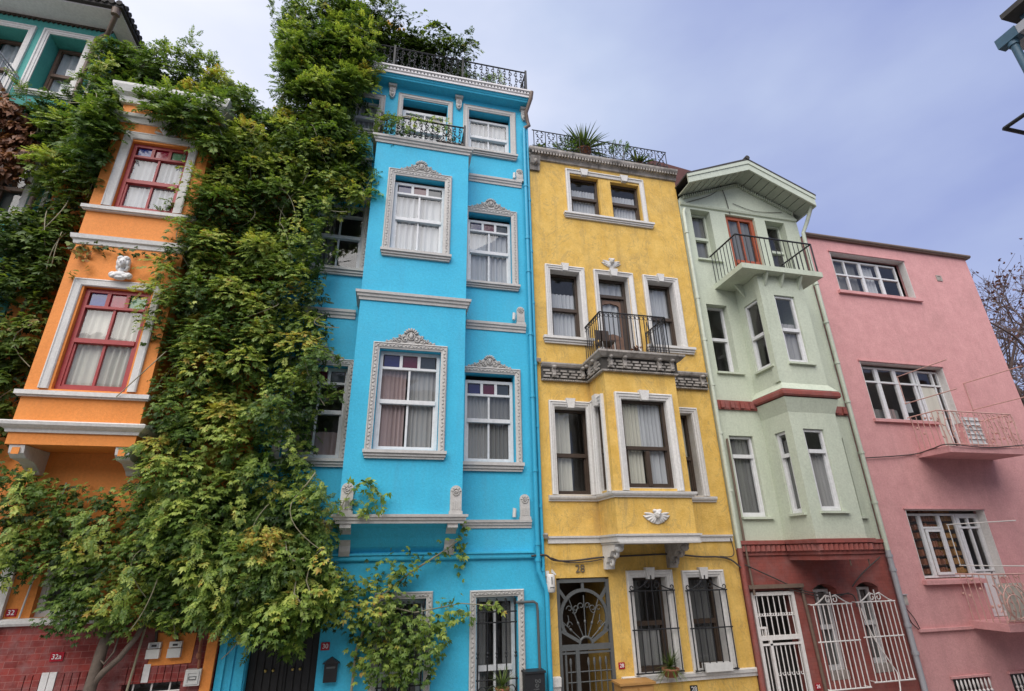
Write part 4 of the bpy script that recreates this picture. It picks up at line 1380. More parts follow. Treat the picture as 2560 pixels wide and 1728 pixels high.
b.box(F0, 12.19, 12.59, 2.03, 3.57, -.195, -.165)
b.build('door_panel', 'cream_cloth', d)
f = casements(10.52, 11.94, -.53, .70, [(10.98, .035), (11.50, .035)], [(10.99, 11.49, .42)])
pink_trim(f, (10.50, 12.60, -.55, .77))
s = MB()
s.box(F0, 11.05, 11.44, -.45, .38, -.18, -.145)
s2 = MB()
s2.mold(F0, 11.03, 11.46, -.48, .39, [(0, -.15), (0, -.12), (.05, -.12), (.05, -.15)])
s2.build('casement', 'white_paint', f)
s = MB()
s.box(F0, 10.42, 11.95, -.64, -.56, .001, .09)
s.build('sill', 'pink_paint', f)
d = casements(11.96, 12.58, -1.27, .70, [(12.27, .02)], [(11.98, 12.56, .42), (11.98, 12.56, -.42)], name='door', fw=.09)
b = MB()
b.box(F0, 12.05, 12.43, -1.2, -.46, -.19, -.145)
b.build('door_panel', 'white_paint', d)
for h in holes[5:]:
    fr = window(pnk, F0, h[0] + .01, h[1] - .01, h[2], h[3] - .02, 'grey_iron', .2, .04, .0, 1, 1)
    b = MB()
    n = 9
    for i in range(n):
        a = h[0] + .05 + (h[1] - h[0] - .1) * i / (n - 1)
        b.rod(F0, a, -3.2, a, -2.40, .014, .03)
        b.fball(F0, a, -2.32, .03, .026, .09, .014, 6)
        b.fball(F0, a, -2.43, .03, .026, .026, .026, 6)
    for v in (-2.6, -2.66):
        b.rod(F0, h[0] - .02, v, h[1] + .02, v, .012, .03)
    b.build('window_grille', 'white_iron', fr)
    s = MB()
    s.box(F0, h[0] - .05, h[1] + .03, h[3] + .005, h[3] + .04, .001, .04)
    s.build('lintel', 'pink_paint', fr)
b = MB()
b.bx(9.98, 11.28, -.05, -.001, -1.435, -1.385)
b.build('conduit', 'pink_paint', pnk)
b = MB()
b.mold(F0, 13.70, 13.87, 6.50, 6.66, [(0, 0), (0, .02), (.03, .02), (.03, -.04)])
b.box(F0, 13.74, 13.83, 6.54, 6.62, .002, .012)
b.build('vent', 'weathered_stone', pnk)
PB = .71
for zt, zb, rt, px1 in ((1.975, 1.845, 2.73, 13.39), (-1.29, -1.42, -.46, 13.39)):
    b = MB()
    b.bx(11.27, px1, -PB, -.002, zb, zt)
    sl = b.build('balcony', 'pink_paint', pnk)
    b = MB()
    FR = front(PB - .03)
    b.rod(FR, 11.30, rt, px1 - .03, rt, .014)
    b.rod(FR, 11.30, zt + .05, px1 - .03, zt + .05, .010)
    n = 15
    bulge = .13 if rt < 0 else 0.0       # the lower grille bellies out like a basket
    for i in range(n + 1):
        a = 11.30 + (px1 - 11.33) * i / n
        pts = [FR.p(a + .03 * math.sin(t * 7 + i), zt + (rt - zt) * t, bulge * math.sin(math.pi * min(1, t * 1.25))) for t in [k / 8 for k in range(9)]]
        b.tube(pts, .009, 4)
        for k in range(5):
            b.fball(FR, a + random.uniform(-.05, .05), zt + (rt - zt) * (.25 + .17 * k), 0, .012, .038, .012, 5, random.choice((-.8, .8)))
        if rt < 0 and i % 4 == 1:
            b.arc(FR, a + .08, zt + (rt - zt) * .42, .30, .30, 0, 6.283, .011, .13, 18, 4)
            b.arc(FR, a + .02, zt + (rt - zt) * .35, .20, .20, 0, 6.283, .010, .14, 16, 4)
    for x in (11.30, px1 - .03):
        b.tube([(x, -PB + .03, rt), (x, 0, rt)], .013, 5)
        for i in range(6):
            y = -PB + .03 + i * .12
            b.tube([(x, y, zt), (x, y, rt)], .009, 4)
            b.ball((x, y + .05, zt + (rt - zt) * random.uniform(.3, .9)), (.012, .03, .03), 5)
    b.build('balcony_railing', 'pinkish_iron', sl)
b = MB()
b.box(front(PB - .05), 11.95, 12.40, 2.0, 2.62, -.012, 0)
for i in range(6):
    b.rod(front(PB - .04), 11.95, 2.05 + i * .1, 12.40, 2.05 + i * .1, .012)
tag(b.build('mesh_panel', 'white_paint'), 'white wire mesh panel leaning behind the upper pink balcony railing', 'mesh panel')
b = MB()
b.box(front(PB - .06), 11.42, 12.0, -1.26, -.62, -.015, 0)
tag(b.build('board', 'cream_cloth'), 'pale beige board standing behind the lower pink balcony railing', 'board')
# clothes-drying arms
for x, zs, ln, lab in ((11.36, (3.70, 3.06), 1.17, 'left pair of thin metal clothes line arms over the upper pink balcony'), (13.32, (3.66, 3.01), 1.25, 'right pair of thin metal clothes line arms near the pink house corner'), (11.47, (.47, -.31), 1.3, 'pair of white metal clothes line arms over the lower pink balcony')):
    b = MB()
    for z in zs:
        b.tube([(x, -.001, z), (x, -ln, z)], .011, 5)
    b.tube([(x, -.02, zs[0]), (x, -.02, zs[1])], .009, 5)
    tag(b.build('clothes_line_arm', 'pale_plastic' if x == 11.47 else 'pinkish_iron'), lab, 'clothes rack', 'clothes line arms on the pink house')
# shelves seen through the lower pink window
sh = thing('bookshelf', 'shelves packed with yellow and brown packets behind the lowest white pink house window', 'shelf', (11.5, .4, -1.2))
b = MB()
for i in range(9):
    b.bx(10.9, 12.0, .27, .5, -.65 + i * .17, -.63 + i * .17)
b.build('shelf', 'brown_wood', sh)
for mname, k0 in (('tan_wood', 0), ('terracotta', 1)):
    b = MB()
    for i in range(9):
        for k in range(15):
            a = 10.92 + k * .07
            if (a > 11.45) == (mname == 'tan_wood') and random.random() < .9:
                b.bx(a, a + .055, .25, .42, -.63 + i * .17, -.63 + i * .17 + random.uniform(.08, .13))
    tag(b.build('packet', mname, sh), kind='stuff')

# ================================================================ ORANGE HOUSE
org = thing('row_house', 'orange house with tall bay, dark red sash windows and old red brick base', 'house', (-4.0, 0, -3.6))
OD = .62
holes = [(-4.85, -3.6, 1.9, 7.4), (-5.72, -4.86, -3.59, -.1), (-4.42, -3.75, -.64, .5), (-3.1, -2.5, -.5, .6)]
b = MB()
b.wall(F0, -5.94, -2.06, -.70, 8.05, [h for h in holes if h[3] > -.6], .22)
b.build('wall', 'orange_paint', org)
bh = [(-5.72, -4.86, -3.59, -.71), (-4.30, -3.62, -2.4, -1.50), (-3.15, -2.45, -2.4, -1.47)]
b = MB()
b.wall(F0, -5.94, -2.06, -3.6, -.702, bh, .22)
b.build('wall', 'old_brick', org)
shell(org, -5.94, -2.06, 8.0, 6, 'orange_paint', 'side_brick')
flat_roof(org, -5.94, -2.06, 8.0, 6)
FO = front(OD)
b = MB()
b.wall(FO, -5.0, -3.46, 1.53, 7.62, [(-4.68, -3.77, 5.45, 6.84), (-4.68, -3.76, 2.32, 3.97)], .12)
b.box(leftf(-5.0), .001, OD - .12, 1.53, 7.62, -.1, 0)
b.box(rightf(-3.46), -OD + .12, -.001, 1.53, 7.62, -.1, 0)
b.bx(-4.9, -3.56, -OD + .13, 0, 1.53, 1.60)
b.bx(-4.9, -3.56, -OD + .13, 0, 7.5, 7.6)
b.build('bay', 'orange_paint', org)
op_ = [(-5.0, 0), (-5.0, -OD), (-3.46, -OD), (-3.46, 0)]
course(org, op_, [(0, 1.69), (.03, 1.69), (.04, 1.73), (.08, 1.75), (.12, 1.78), (.13, 1.82), (.10, 1.84), (0, 1.845)], 'pale_trim')
course(org, op_, [(0, 4.69), (.02, 4.70), (.03, 4.76), (.06, 4.78), (.07, 4.85), (0, 4.86)], 'pale_trim')
course(org, op_, [(0, 7.22), (.02, 7.23), (.03, 7.32), (.06, 7.34), (.07, 7.40), (0, 7.41)], 'pale_trim')
course(org, op_, [(0, 7.62), (.05, 7.63), (.07, 7.75), (.14, 7.80), (.18, 7.92), (.18, 7.97), (0, 7.98)], 'pale_trim')
b = MB()
b.bx(-4.99, -3.47, -OD + .01, .1, 7.61, 7.98)
b.build('bay_roof', 'grey_render', org)
for x, nm in ((-4.86, 0), (-3.60, 1)):
    b = MB()
    FS = Fr((x + .09, 0, 0), (0, -1, 0), (0, 0, 1), (-1, 0, 0))
    b.prism(FS, [(0, 1.20), (.08, 1.20), (.14, 1.26), (.3, 1.34), (.5, 1.36), (.58, 1.42), (.60, 1.525), (0, 1.525)], 0, .18)
    br = b.build('bay_bracket', 'pale_trim', org)
    b = MB()
    b.box(front(.60), x - .045, x + .045, 1.40, 1.49, 0, .008)
    b.build('inlay', 'orange_paint', br)
OC = ('strong_blue_glass', 'strong_red_glass', 'green_glass')
def or_win(op, ou, tr, cur, split, orn=None):
    fr = window(org, FO, op[0] + .005, op[1] - .005, op[2] + .005, op[3] - .005, 'red_wood', .06, .06, split, 2, 2, tr, OC, cur, midw=.035)
    surround(fr, FO, ou, op, lambda d: [(0, 0), (0, .035), (d * .15, .045), (d * .25, .035), (d * .9, .03), (d, .015), (d, 0)], 'pale_trim')
    s = MB()
    s.box(FO, -5.06, -3.40, op[2] - .105, op[2] - .045, .001, .08)
    s.box(FO, -5.04, -3.42, op[2] - .125, op[2] - .105, .001, .05)
    s.build('sill', 'pale_trim', fr)
    return fr
fr = or_win((-4.68, -3.77, 5.45, 6.84), (-4.82, -3.64, 5.45, 7.02), .20, (('sheer_cloth', 0, 1, 0, .97, 9),), .42)
b = MB()
b.fball(FO, -4.2, 7.10, .04, .07, .09, .035, 8)
for s in (-1, 1):
    b.fball(FO, -4.2 + s * .08, 7.14, .03, .03, .075, .03, 6, s * .6)
    b.fball(FO, -4.2 + s * .12, 7.06, .03, .03, .07, .02, 6, s * 1.3)
b.build('ornament', 'grey_trim', fr)
or_win((-4.68, -3.76, 2.32, 3.97), (-4.83, -3.61, 2.32, 4.09), .24, (('cream_cloth', 0, 1, 0, .97, 8),), .47)
for h in holes[2:]:
    fr = window(org, F0, h[0], h[1], h[2], h[3], 'white_paint', .1, .05, .5, 2, 2)
b = MB()
b.box(F0, -4.86, -4.72, -3.5, .2, .001, .06)
b.build('door_jamb', 'pale_trim', org)
b = MB()
b.box(F0, -5.72, -4.86, -3.59, -.1, -.18, -.12)
b.build('door', 'door_black', org)
b = MB()
b.sweep([(-4.72, 0), (-3.2, 0)], [(0, -.73), (.05, -.73), (.07, -.70), (.07, -.66), (.04, -.645), (0, -.64)])
b.build('string_course', 'pale_trim', org)
b = MB()
b.box(F0, -2.20, -2.07, -3.5, -.6, .001, .05)
b.build('pilaster', 'orange_paint', org)
b = MB()
b.prism(F0, [(-2.90, -1.28), (-2.37, -1.26), (-2.36, -.90), (-2.84, -.88)], .001, .012)
b.build('plaster_patch', 'orange_paint', org)
for h, grp in ((bh[1], ((-4.10, -3.95), (-4.02, -3.93))), (bh[2], ((-2.75, -2.68),))):
    b = MB()
    n = 9
    for i in range(n):
        a = h[0] - .05 + (h[1] - h[0] + .1) * i / n
        b.box(F0, a + .006, a + (h[1] - h[0] + .1) / n - .006, h[3], h[3] + .20, .001, .018 if i not in (3, 4) else .014)
    li = b.build('arch_brick', 'old_brick', org)
    b = MB()
    for i in (3, 4) if h[0] < -4 else (3,):
        a = h[0] - .05 + (h[1] - h[0] + .1) * i / n
        b.box(F0, a + .005, a + (h[1] - h[0] + .1) / n - .004, h[3] + .01, h[3] + .22, .0, .022)
    b.build('lime_patch', 'marble', li)
    fr = window(org, F0, h[0], h[1], h[2], h[3], 'grey_iron', .15, .03, 0, 1, 1)
    b = MB()
    for i in range(3):
        a = h[0] + (h[1] - h[0]) * (i + .6) / 3.2
        b.rod(F0, a, h[2], a, h[3], .012, -.03)
    b.rod(F0, h[0], h[3] - .12, h[1], h[3] - .11, .014, -.03)
    b.build('window_grille', 'white_iron', fr)
b = MB()
pts = [(-4.38, -.62, 1.0), (-4.36, -.06, -.62), ]
b.tube([(-4.52, -.03, -.64), (-4.47, -.03, .2), (-4.44, -.03, 1.1)], .012, 5)
b.build('conduit', 'pale_trim', org)

# ================================================================ TEAL HOUSE
tea = thing('row_house', 'teal house with overhanging eaves and deep set brown windows behind the vines', 'house', (-7.7, 0, -3.6))
holes = [(-6.97, -6.33, 8.15, 9.62), (-8.02, -7.32, 8.05, 9.62), (-6.99, -6.36, 5.43, 6.90), (-8.0, -7.36, 5.43, 6.9)]
b = MB()
b.wall(F0, -9.6, -5.97, -3.6, 9.98, holes, .34)
b.build('wall', 'teal_paint', tea)
shell(tea, -9.6, -5.97, 9.9, 6, 'teal_paint', 'side_brick')
b = MB()
b.prism(front(0), [(-9.8, 9.99), (-5.66, 9.99), (-5.66, 10.02), (-9.8, 10.02)], .0, .50)
b.bx(-5.968, -5.66, 0.001, 5, 9.99, 10.02)
b.build('soffit', 'soffit_board', tea)
b = MB()
n = 44
for i in range(n):
    a = -9.6 + 3.63 * i / n
    w_ = 3.63 / n
    b.prism(F0, [(a, 9.985), (a, 9.95), (a + w_ * .5, 9.91), (a + w_, 9.95), (a + w_, 9.985)], .001, .03)
b.build('scalloped_trim', 'dark_wood', tea)
b = MB()
b.bx(-9.9, -5.60, -.58, 5.2, 10.022, 10.10)
b.add([(-9.9, -.6, 10.101), (-5.58, -.6, 10.101), (-5.58, 5.2, 10.101), (-9.9, 5.2, 10.101), (-9.9, 2.2, 10.9), (-7.8, 2.2, 10.9)], [(0, 1, 5, 4), (1, 2, 5), (2, 3, 4, 5), (0, 4, 3)])
for i in range(34):
    a = -9.85 + i * .127
    b.tube([(a, -.62, 10.10), (a, .2, 10.20)], .055, 6)
for i in range(44):
    a = -.5 + i * .127
    b.tube([(-5.56, a, 10.10), (-6.1, a, 10.25)], .055, 6)
b.build('roof', 'dark_roof', tea)
for h in holes:
    fr = window(tea, F0, h[0] + .02, h[1] - .02, h[2] + .02, h[3] - .02, 'brown_wood', .30, .05, .50, 1, 1, 0, (), (('sheer_cloth', 0, 1, 0, .98, 3),) if h[2] > 8 else (('dim_cloth', 0, 1, 0, .98, 3),))
    s = MB()
    ou = (h[0] - .11, h[1] + .11, h[2], h[3] + .12)
    s.mold(F0, *ou, [(0, 0), (0, .04), (.03, .045), (.04, .03), (.08, .03), (.085, .02), (.11, .02), (.11, 0)], False)
    sill_profile(s, F0, ou[0] - .03, ou[1] + .03, h[2] - .1, h[2], .08)
    s.build('surround', 'pale_trim', fr)
b = MB()
b.sweep([(-9.6, 0), (-6.0, 0)], [(0, 7.22), (.04, 7.23), (.05, 7.32), (.09, 7.34), (.09, 7.40), (0, 7.41)])
b.build('string_course', 'pale_trim', tea)
b = MB()
b.box(F0, -6.05, -5.99, 4, 9.6, .001, .03)
b.build('corner_strip', 'pale_trim', tea)
pipe(tea, [(-5.72, -.50, 9.98), (-5.74, -.45, 9.85), (-5.95, -.16, 9.72), (-6.13, -.1, 9.6), (-6.14, -.08, 8.4), (-6.14, -.08, 5.4), (-6.14, -.08, 2)], .045, 'brown_metal')
b = MB()
b.tube([(-5.72, -.52, 10.02), (-5.72, -.50, 9.88)], .075, 8)
b.build('gutter_hopper', 'brown_metal', tea)
# little iron balcony at the far left
TX, TZ = -7.16, 8.44
b = MB()
b.bx(-8.6, TX + .04, -.80, -.002, 7.50, 7.60)
sl = b.build('balcony', 'pale_trim', tea)
b = MB()
for dz, r in ((0, .018), (-.07, .010), (-.78, .012)):
    b.tube([(TX, -.002, TZ + dz), (TX, -.76, TZ + dz), (-8.55, -.76, TZ + dz)], r, 6)
for i in range(7):
    b.tube([(TX, -.04 - i * .12, 7.60), (TX, -.04 - i * .12, TZ)], .009, 5)
for i in range(11):
    b.tube([(TX - .13 * (i + 1), -.76, 7.60), (TX - .13 * (i + 1), -.76, TZ)], .009, 5)
b.build('balcony_railing', 'grey_plastic', sl)
b = MB()
b.mold(F0, -8.35, -8.0, 9.70, 9.88, [(0, 0), (0, .04), (.03, .04), (.03, 0)])
b.build('vent', 'teal_paint', tea)

# ================================================================ timber porch at the right edge, across the street
tim = thing('timber_house', 'dark eaves corner with slate blue beam and post at the top right', 'house', (9, -8, -3.6))
b = MB()
b.prism(Fr((0, -6.17, 0), (1, 0, 0), (0, 0, 1), (0, -1, 0)), [(6.90, 5.95), (11, 5.95), (11, 7.4), (6.90, 6.02)], 0, 5)
b.build('roof', 'dark_roof', tim)
b = MB()
b.bx(6.95, 7.07, -6.22, -6.0, 5.66, 5.80)
b.tube([(7.01, -6.12, 5.66), (7.01, -6.12, 5.60)], .055, 10)
b.build('beam_cap', 'teal_metal', tim)
b = MB()
b.bx(6.96, 7.06, -11, -6.221, 5.67, 5.79)
b.bx(7.07, 11, -6.2, -6.06, 5.67, 5.79)
b.build('beam', 'grey_plastic', tim)
b = MB()
b.tube([(7.01, -6.12, 5.60), (7.01, -6.12, -3.5)], .04, 10)
b.build('post', 'teal_metal', tim)
b = MB()
b.tube([(7.12, -6.25, 5.93), (7.12, -11, 5.93)], .05, 10)
b.build('gutter_pipe', 'teal_metal', tim)
b = MB()
b.tube([(6.92, -5.74, 4.65), (6.92, -9, 4.65)], .025, 6)
b.tube([(6.92, -5.74, 4.65), (10, -5.74, 4.65)], .025, 6)
b.tube([(7.3, -5.74, 4.65), (7.25, -5.8, 4.58)], .02, 6)
b.build('awning_frame', 'black_iron', tim)
b = MB()
b.bx(8.2, 14, -11, -6.6, -3.6, 5.95)
b.build('wall', 'grey_render', tim)

# ================================================================ houses across the street (mirrored in the panes)
for i, (x0, x1, h, mname) in enumerate(((-16, -9, 6.2, 'grey_render'), (-8.9, -3, 5.2, 'pale_trim'), (-2.9, 3.2, 7.0, 'grey_render'), (3.3, 7.4, 5.6, 'soffit_board'), (15, 24, 9.2, 'pale_trim'), (24.1, 34, 9.8, 'grey_render'))):
    t = thing('row_house', ('low grey house', 'small cream house', 'taller grey house', 'small white house', 'tall pale house', 'tall grey corner house')[i] + ' across the street, seen only mirrored in window panes', 'house', ((x0 + x1) / 2, -15, -3.6), 'houses across the street')
    b = MB()
    FB_ = Fr((0, -14.5, 0), (-1, 0, 0), (0, 0, 1), (0, 1, 0))
    hs = []
    for r in range(4):
        for k in range(3):
            a = -x1 + (x1 - x0) * (k + .28) / 3
            v = -2.8 + r * 2.6
            if v + 1.5 < h:
                hs.append((a, a + .9, v, v + 1.5))
    b.wall(FB_, -x1, -x0, -3.6, h, hs, .25)
    b.build('wall', mname, t)
    b = MB()
    b.bx(x0 + .02, x1 - .02, -19, -14.76, -3.6, h)
    b.build('room_wall', 'interior_plaster', t)
    b = MB()
    b.bx(x0 - .1, x1 + .1, -19, -14.2, h + .003, h + .2)
    b.build('roof', 'roof_tile', t)

# ================================================================ things on the walls
def plate(u0, u1, v0, v1, body, size, label, bgm='sign_red', fgm='sign_white', F=F0, w=.001):
    b = MB()
    b.box(F, u0, u1, v0, v1, w, w + .012)
    o = tag(b.build('house_number_plate', bgm), label, 'sign', 'house number plates')
    text_on(o, F, body, (u0 + u1) / 2, (v0 + v1) / 2, w + .016, size, fgm)
    return o
plate(-.70, -.58, -1.20, -1.10, '30', .085, 'small red plate with white 30 on blue wall')
plate(-4.695, -4.575, -.615, -.525, '32', .085, 'small red plate with white 32 on orange wall')
plate(-4.05, -3.90, -1.16, -1.055, '32\u1d43' if False else '32a', .08, 'red plate with white 32a on the red brick')
plate(3.885, 3.99, -1.69, -1.60, '28', .075, 'small red plate with white 28 beside the grey iron gate')
plate(7.49, 7.59, -2.20, -2.11, '26', .075, 'small red plate with white 26 on brick red pier')
plate(5.10, 5.235, -2.10, -1.99, '28', .10, 'black tile with pale 28 low on the yellow wall', 'black_iron', 'pale_trim')
n28 = thing('house_number', 'bronze figures 28 on yellow wall above the iron gate', 'number', (3.33, 0, -.26), 'house number plates')
text_on(n28, F0, '28', 3.33, -.205, .012, .17, 'bronze', .01)

b = MB()
b.box(F0, -.62, -.44, -1.59, -1.36, .001, .09)
b.prism(F0, [(-.65, -1.36), (-.41, -1.36), (-.44, -1.34), (-.53, -1.28), (-.62, -1.34)], .001, .11)
mb = tag(b.build('mailbox', 'black_iron'), 'black gabled mailbox on blue wall beside the street door', 'mailbox')
b = MB()
b.box(F0, -.59, -.47, -1.42, -1.40, .09, .096)
b.build('flap', 'grey_iron', mb)
for u, lab, mt_ in ((-2.84, 'grey electricity meter on red brick, nearer the vine trunk', 'grey_plastic'), (-2.585, 'cream electricity meter on orange plaster patch', 'pale_plastic')):
    t = thing('electricity_meter', lab, 'meter', (u, 0, -1.18), 'electricity meters')
    b = MB()
    b.box(F0, u - .08, u + .08, -1.18, -1.07, .013, .085)
    b.box(F0, u - .075, u + .075, -1.06, -.99, .013, .075)
    b.build('case', 'pale_plastic', t)
    b = MB()
    b.box(F0, u - .055, u + .055, -1.055, -1.0, .075, .080)
    b.build('cover', mt_, t)
    b = MB()
    b.box(F0, u - .03, u + .03, -1.04, -1.015, .080, .083)
    b.build('display', 'black_iron', t)
    b = MB()
    b.tube([(u, -.04, -.99), (u - .02, -.04, -.85), (u + .05, -.04, -.6)], .018, 5)
    b.build('cable', 'cable_rubber', t)
t = thing('gas_meter_box', 'square white gas meter box on old brick beside orange pilaster', 'meter', (-2.29, 0, -1.52))
b = MB()
b.box(F0, -2.39, -2.20, -1.52, -1.33, .001, .10)
b.build('case', 'pale_plastic', t)
b = MB()
b.mold(F0, -2.37, -2.22, -1.50, -1.35, [(0, .10), (0, .112), (.02, .112), (.02, .10)])
b.box(F0, -2.33, -2.25, -1.44, -1.415, .1, .108)
b.build('door', 'pale_plastic', t)
b = MB()
b.mold(F0, -2.335, -2.245, -1.447, -1.41, [(0, .1), (0, .113), (.006, .113), (.006, .1)])
b.build('label_frame', 'grey_iron', t)
b = MB()
b.tube([(-2.28, -.05, -.8), (-2.28, -.05, -1.1), (-2.26, -.05, -1.2), (-2.25, -.05, -1.35)], .022, 6)
b.ball((-2.27, -.09, -1.17), (.035, .035, .045), 8)
tag(b.build('gas_pipe', 'terracotta'), 'rusty gas pipe and valve above the white meter box', 'pipe')
t = thing('cabinet', 'black metal service cabinet with scratched lettering at foot of blue drainpipe', 'cabinet', (2.43, 0, -3.4))
b = MB()
b.bx(2.28, 2.585, -.22, -.001, -3.4, -1.63)
b.bx(2.265, 2.60, -.235, -.001, -1.629, -1.60)
b.build('case', 'black_iron', t)
o = text_on(t, front(.221), 'rieg', 2.45, -1.80, .003, .13, 'grey_iron', .002)
o.rotation_euler.rotate_axis('Z', rad(90))
# bell shaped alarm box
t = thing('alarm_box', 'pale rounded alarm box hanging at the blue and yellow corner', 'alarm', (2.77, 0, -.55))
b = MB()
prof = [(.0, -.545), (.05, -.545), (.068, -.53), (.073, -.46), (.072, -.36), (.066, -.29), (.05, -.27), (.0, -.268)]
n = 14
vs = [(2.775 + r * math.cos(a), -.11 + r * math.sin(a), z) for r, z in prof for a in [6.2832 * i / n for i in range(n)]]
fs = [(i * n + j, i * n + (j + 1) % n, (i + 1) * n + (j + 1) % n, (i + 1) * n + j) for i in range(len(prof) - 1) for j in range(n)]
b.add(vs, fs, True)
b.box(F0, 2.75, 2.80, -.5, -.3, .0, .06)
b.build('case', 'pale_trim', t)
b = MB()
b.box(front(.18), 2.765, 2.78, -.42, -.31, -.008, .004)
b.box(front(.18), 2.74, 2.81, -.475, -.46, -.008, .002)
b.build('marking', 'grey_iron', t)
b = MB()
b.box(front(.08), 2.70, 2.745, -.30, -.22, 0, .05)
b.prism(front(.08), [(2.79, -.25), (2.86, -.29), (2.86, -.27), (2.80, -.20)], 0, .06)
b.build('bracket', 'pale_plastic', t)
t = thing('cabinet', 'tan wooden cabinet top standing against the yellow wall beside the gate', 'cabinet', (4.0, -.2, -3.4))
b = MB()
b.bx(3.71, 4.30, -.42, -.08, -1.84, -1.81)
b.build('top', 'tan_wood', t)
b = MB()
b.bx(3.74, 4.27, -.39, -.1, -3.4, -1.842)
b.build('case', 'tan_wood', t)
b = MB()
for a in (3.76, 4.02):
    b.box(front(.39), a, a + .23, -2.6, -1.88, .001, .015)
b.build('door', 'tan_wood', t)
for (u, v), lab in (((2.72, .35), 'small floodlight at the yellow wall beside lower white band'), ((2.72, 3.52), 'small floodlight on the yellow wall beside dark frieze')):
    b = MB()
    b.box(F0, u - .02, u + .02, v - .02, v + .02, 0, .05)
    b.prism(Fr((u, 0, v), (1, 0, 0), (0, -.4, .9), (0, -.9, -.4)), [(-.045, -.035), (.045, -.035), (.045, .035), (-.045, .035)], .04, .10)
    tag(b.build('floodlight', 'weathered_stone'), lab, 'light', 'floodlights on the yellow house')

# sculptures, fused by remeshing
def fuse(o, vox):
    md = o.modifiers.new('remesh', 'REMESH')
    md.mode = 'VOXEL'
    md.voxel_size = vox
    md.use_smooth_shade = True
FO_ = front(OD)
def bust():
    b = MB()
    u, v = -4.21, 4.09
    F = FO_
    b.fball(F, u, v + .285, .10, .070, .095, .085, 14)          # skull
    b.fball(F, u, v + .255, .145, .052, .068, .055, 12)         # face
    b.fball(F, u, v + .262, .203, .012, .024, .014, 6)          # nose
    b.fball(F, u, v + .222, .186, .022, .008, .014, 6)          # lips
    b.fball(F, u, v + .198, .175, .024, .016, .02, 6)           # chin
    for s in (-1, 1):
        b.fball(F, u + s * .026, v + .290, .188, .018, .008, .012, 6)    # brows
        b.fball(F, u + s * .070, v + .29, .10, .026, .075, .055, 8)      # hair at the temples
        b.fball(F, u + s * .068, v + .20, .085, .026, .06, .045, 8, s * .25)
        b.fball(F, u + s * .045, v + .355, .12, .052, .038, .06, 8, s * .5)
        b.fball(F, u + s * .105, v + .075, .085, .062, .052, .06, 10, s * .35)
        b.fball(F, u + s * .07, v + .045, .125, .06, .03, .035, 8, s * .5)
    b.fball(F, u, v + .38, .09, .05, .025, .06, 8)
    b.fball(F, u, v + .15, .10, .042, .06, .045, 10)            # neck
    b.fball(F, u, v + .075, .10, .11, .06, .06, 12)
    b.fball(F, u, v + .02, .10, .085, .03, .055, 10)
    o = b.build('bust', 'marble')
    fuse(o, .0065)
    tag(o, 'white bust of a woman above the lower red window of orange bay', 'sculpture')
bust()
def cherub(F, u, v, s, lab):
    b = MB()
    b.fball(F, u, v + s * .13, .06, s * .12, s * .14, .06, 10)
    b.fball(F, u, v + s * .11, .115, s * .035, s * .04, .022, 6)
    b.fball(F, u, v + s * .04, .10, s * .05, s * .03, .022, 6)
    for k in (-1, 1):
        b.fball(F, u + k * s * .05, v + s * .15, .105, s * .028, s * .018, .02, 6)
        b.fball(F, u + k * s * .09, v + s * .22, .055, s * .07, s * .06, .045, 8)
        b.prism(F, [(u, v + s * .05), (u + k * s * .2, v + s * .12), (u + k * s * .5, v + s * .08), (u + k * s * .36, v - s * .05), (u + k * s * .18, v - s * .16), (u, v - s * .2)][::k], 0, .022)
        for i in range(5):
            a = -.12 + i * .30
            ln = s * (.48 - .045 * i)
            b.fball(F, u + k * math.cos(a) * ln * .56, v + s * .10 - math.sin(a) * ln * .56, .03, ln * .44, s * .04, .022, 8, k * a)
    o = b.build('cherub_relief', 'pale_trim')
    fuse(o, .007)
    tag(o, lab, 'sculpture', 'winged cherub reliefs on the yellow house')
cherub(F0, 4.47, 5.84, .46, 'pale winged cherub head above the yellow balcony door')
cherub(FY, 4.46, .56, .50, 'pale winged cherub head on the foot of the yellow bay')

# cables
def cable(pts, r, label, mat='cable_rubber', group='cables on the walls'):
    b = MB()
    # smooth through the points
    P = [Vector(p) for p in pts]
    out_ = []
    for i in range(len(P) - 1):
        p0, p1, p2, p3 = P[max(i - 1, 0)], P[i], P[i + 1], P[min(i + 2, len(P) - 1)]
        for k in range(6):
            t = k / 6
            out_.append(0.5 * ((2 * p1) + (p2 - p0) * t + (2 * p0 - 5 * p1 + 4 * p2 - p3) * t * t + (3 * p1 - p0 - 3 * p2 + p3) * t ** 3))
    out_.append(P[-1])
    b.tube(out_, r, 5)
    return tag(b.build('cable', mat), label, 'cable', group)
cable([(2.46, -.1, .01), (2.70, -.1, .02), (2.86, -.06, -.06), (3.2, -.05, -.075), (3.72, -.05, -.03), (4.4, -.04, -.01), (5.0, -.05, .0), (5.6, -.05, -.05), (5.95, -.05, -.06), (6.2, -.05, -.11), (6.36, -.09, -.25)], .016, 'dark cable bundle crossing the yellow wall below its white band')
cable([(2.80, -.08, -.02), (3.1, -.05, -.10), (3.5, -.05, -.09), (3.72, -.05, -.06)], .009, 'thin slack cable under the bundle over the iron gate')
cable([(6.27, -.05, .25), (6.30, -.05, .02), (6.22, -.05, -.06), (6.0, -.05, -.05)], .009, 'thin cable bending down beside the green drainpipe')
cable([(6.42, -.1, -.19), (7.0, -.06, -.42), (7.6, -.06, -.66), (8.2, -.06, -.74), (8.62, -.08, -.75), (8.62, -.13, -.95)], .012, 'sagging cable from drainpipe to the white window grilles')
cable([(7.2, -.06, -.60), (7.62, -.06, -.70), (8.1, -.06, -.80), (8.55, -.08, -.72)], .010, 'lower sagging cable over the brick red window')
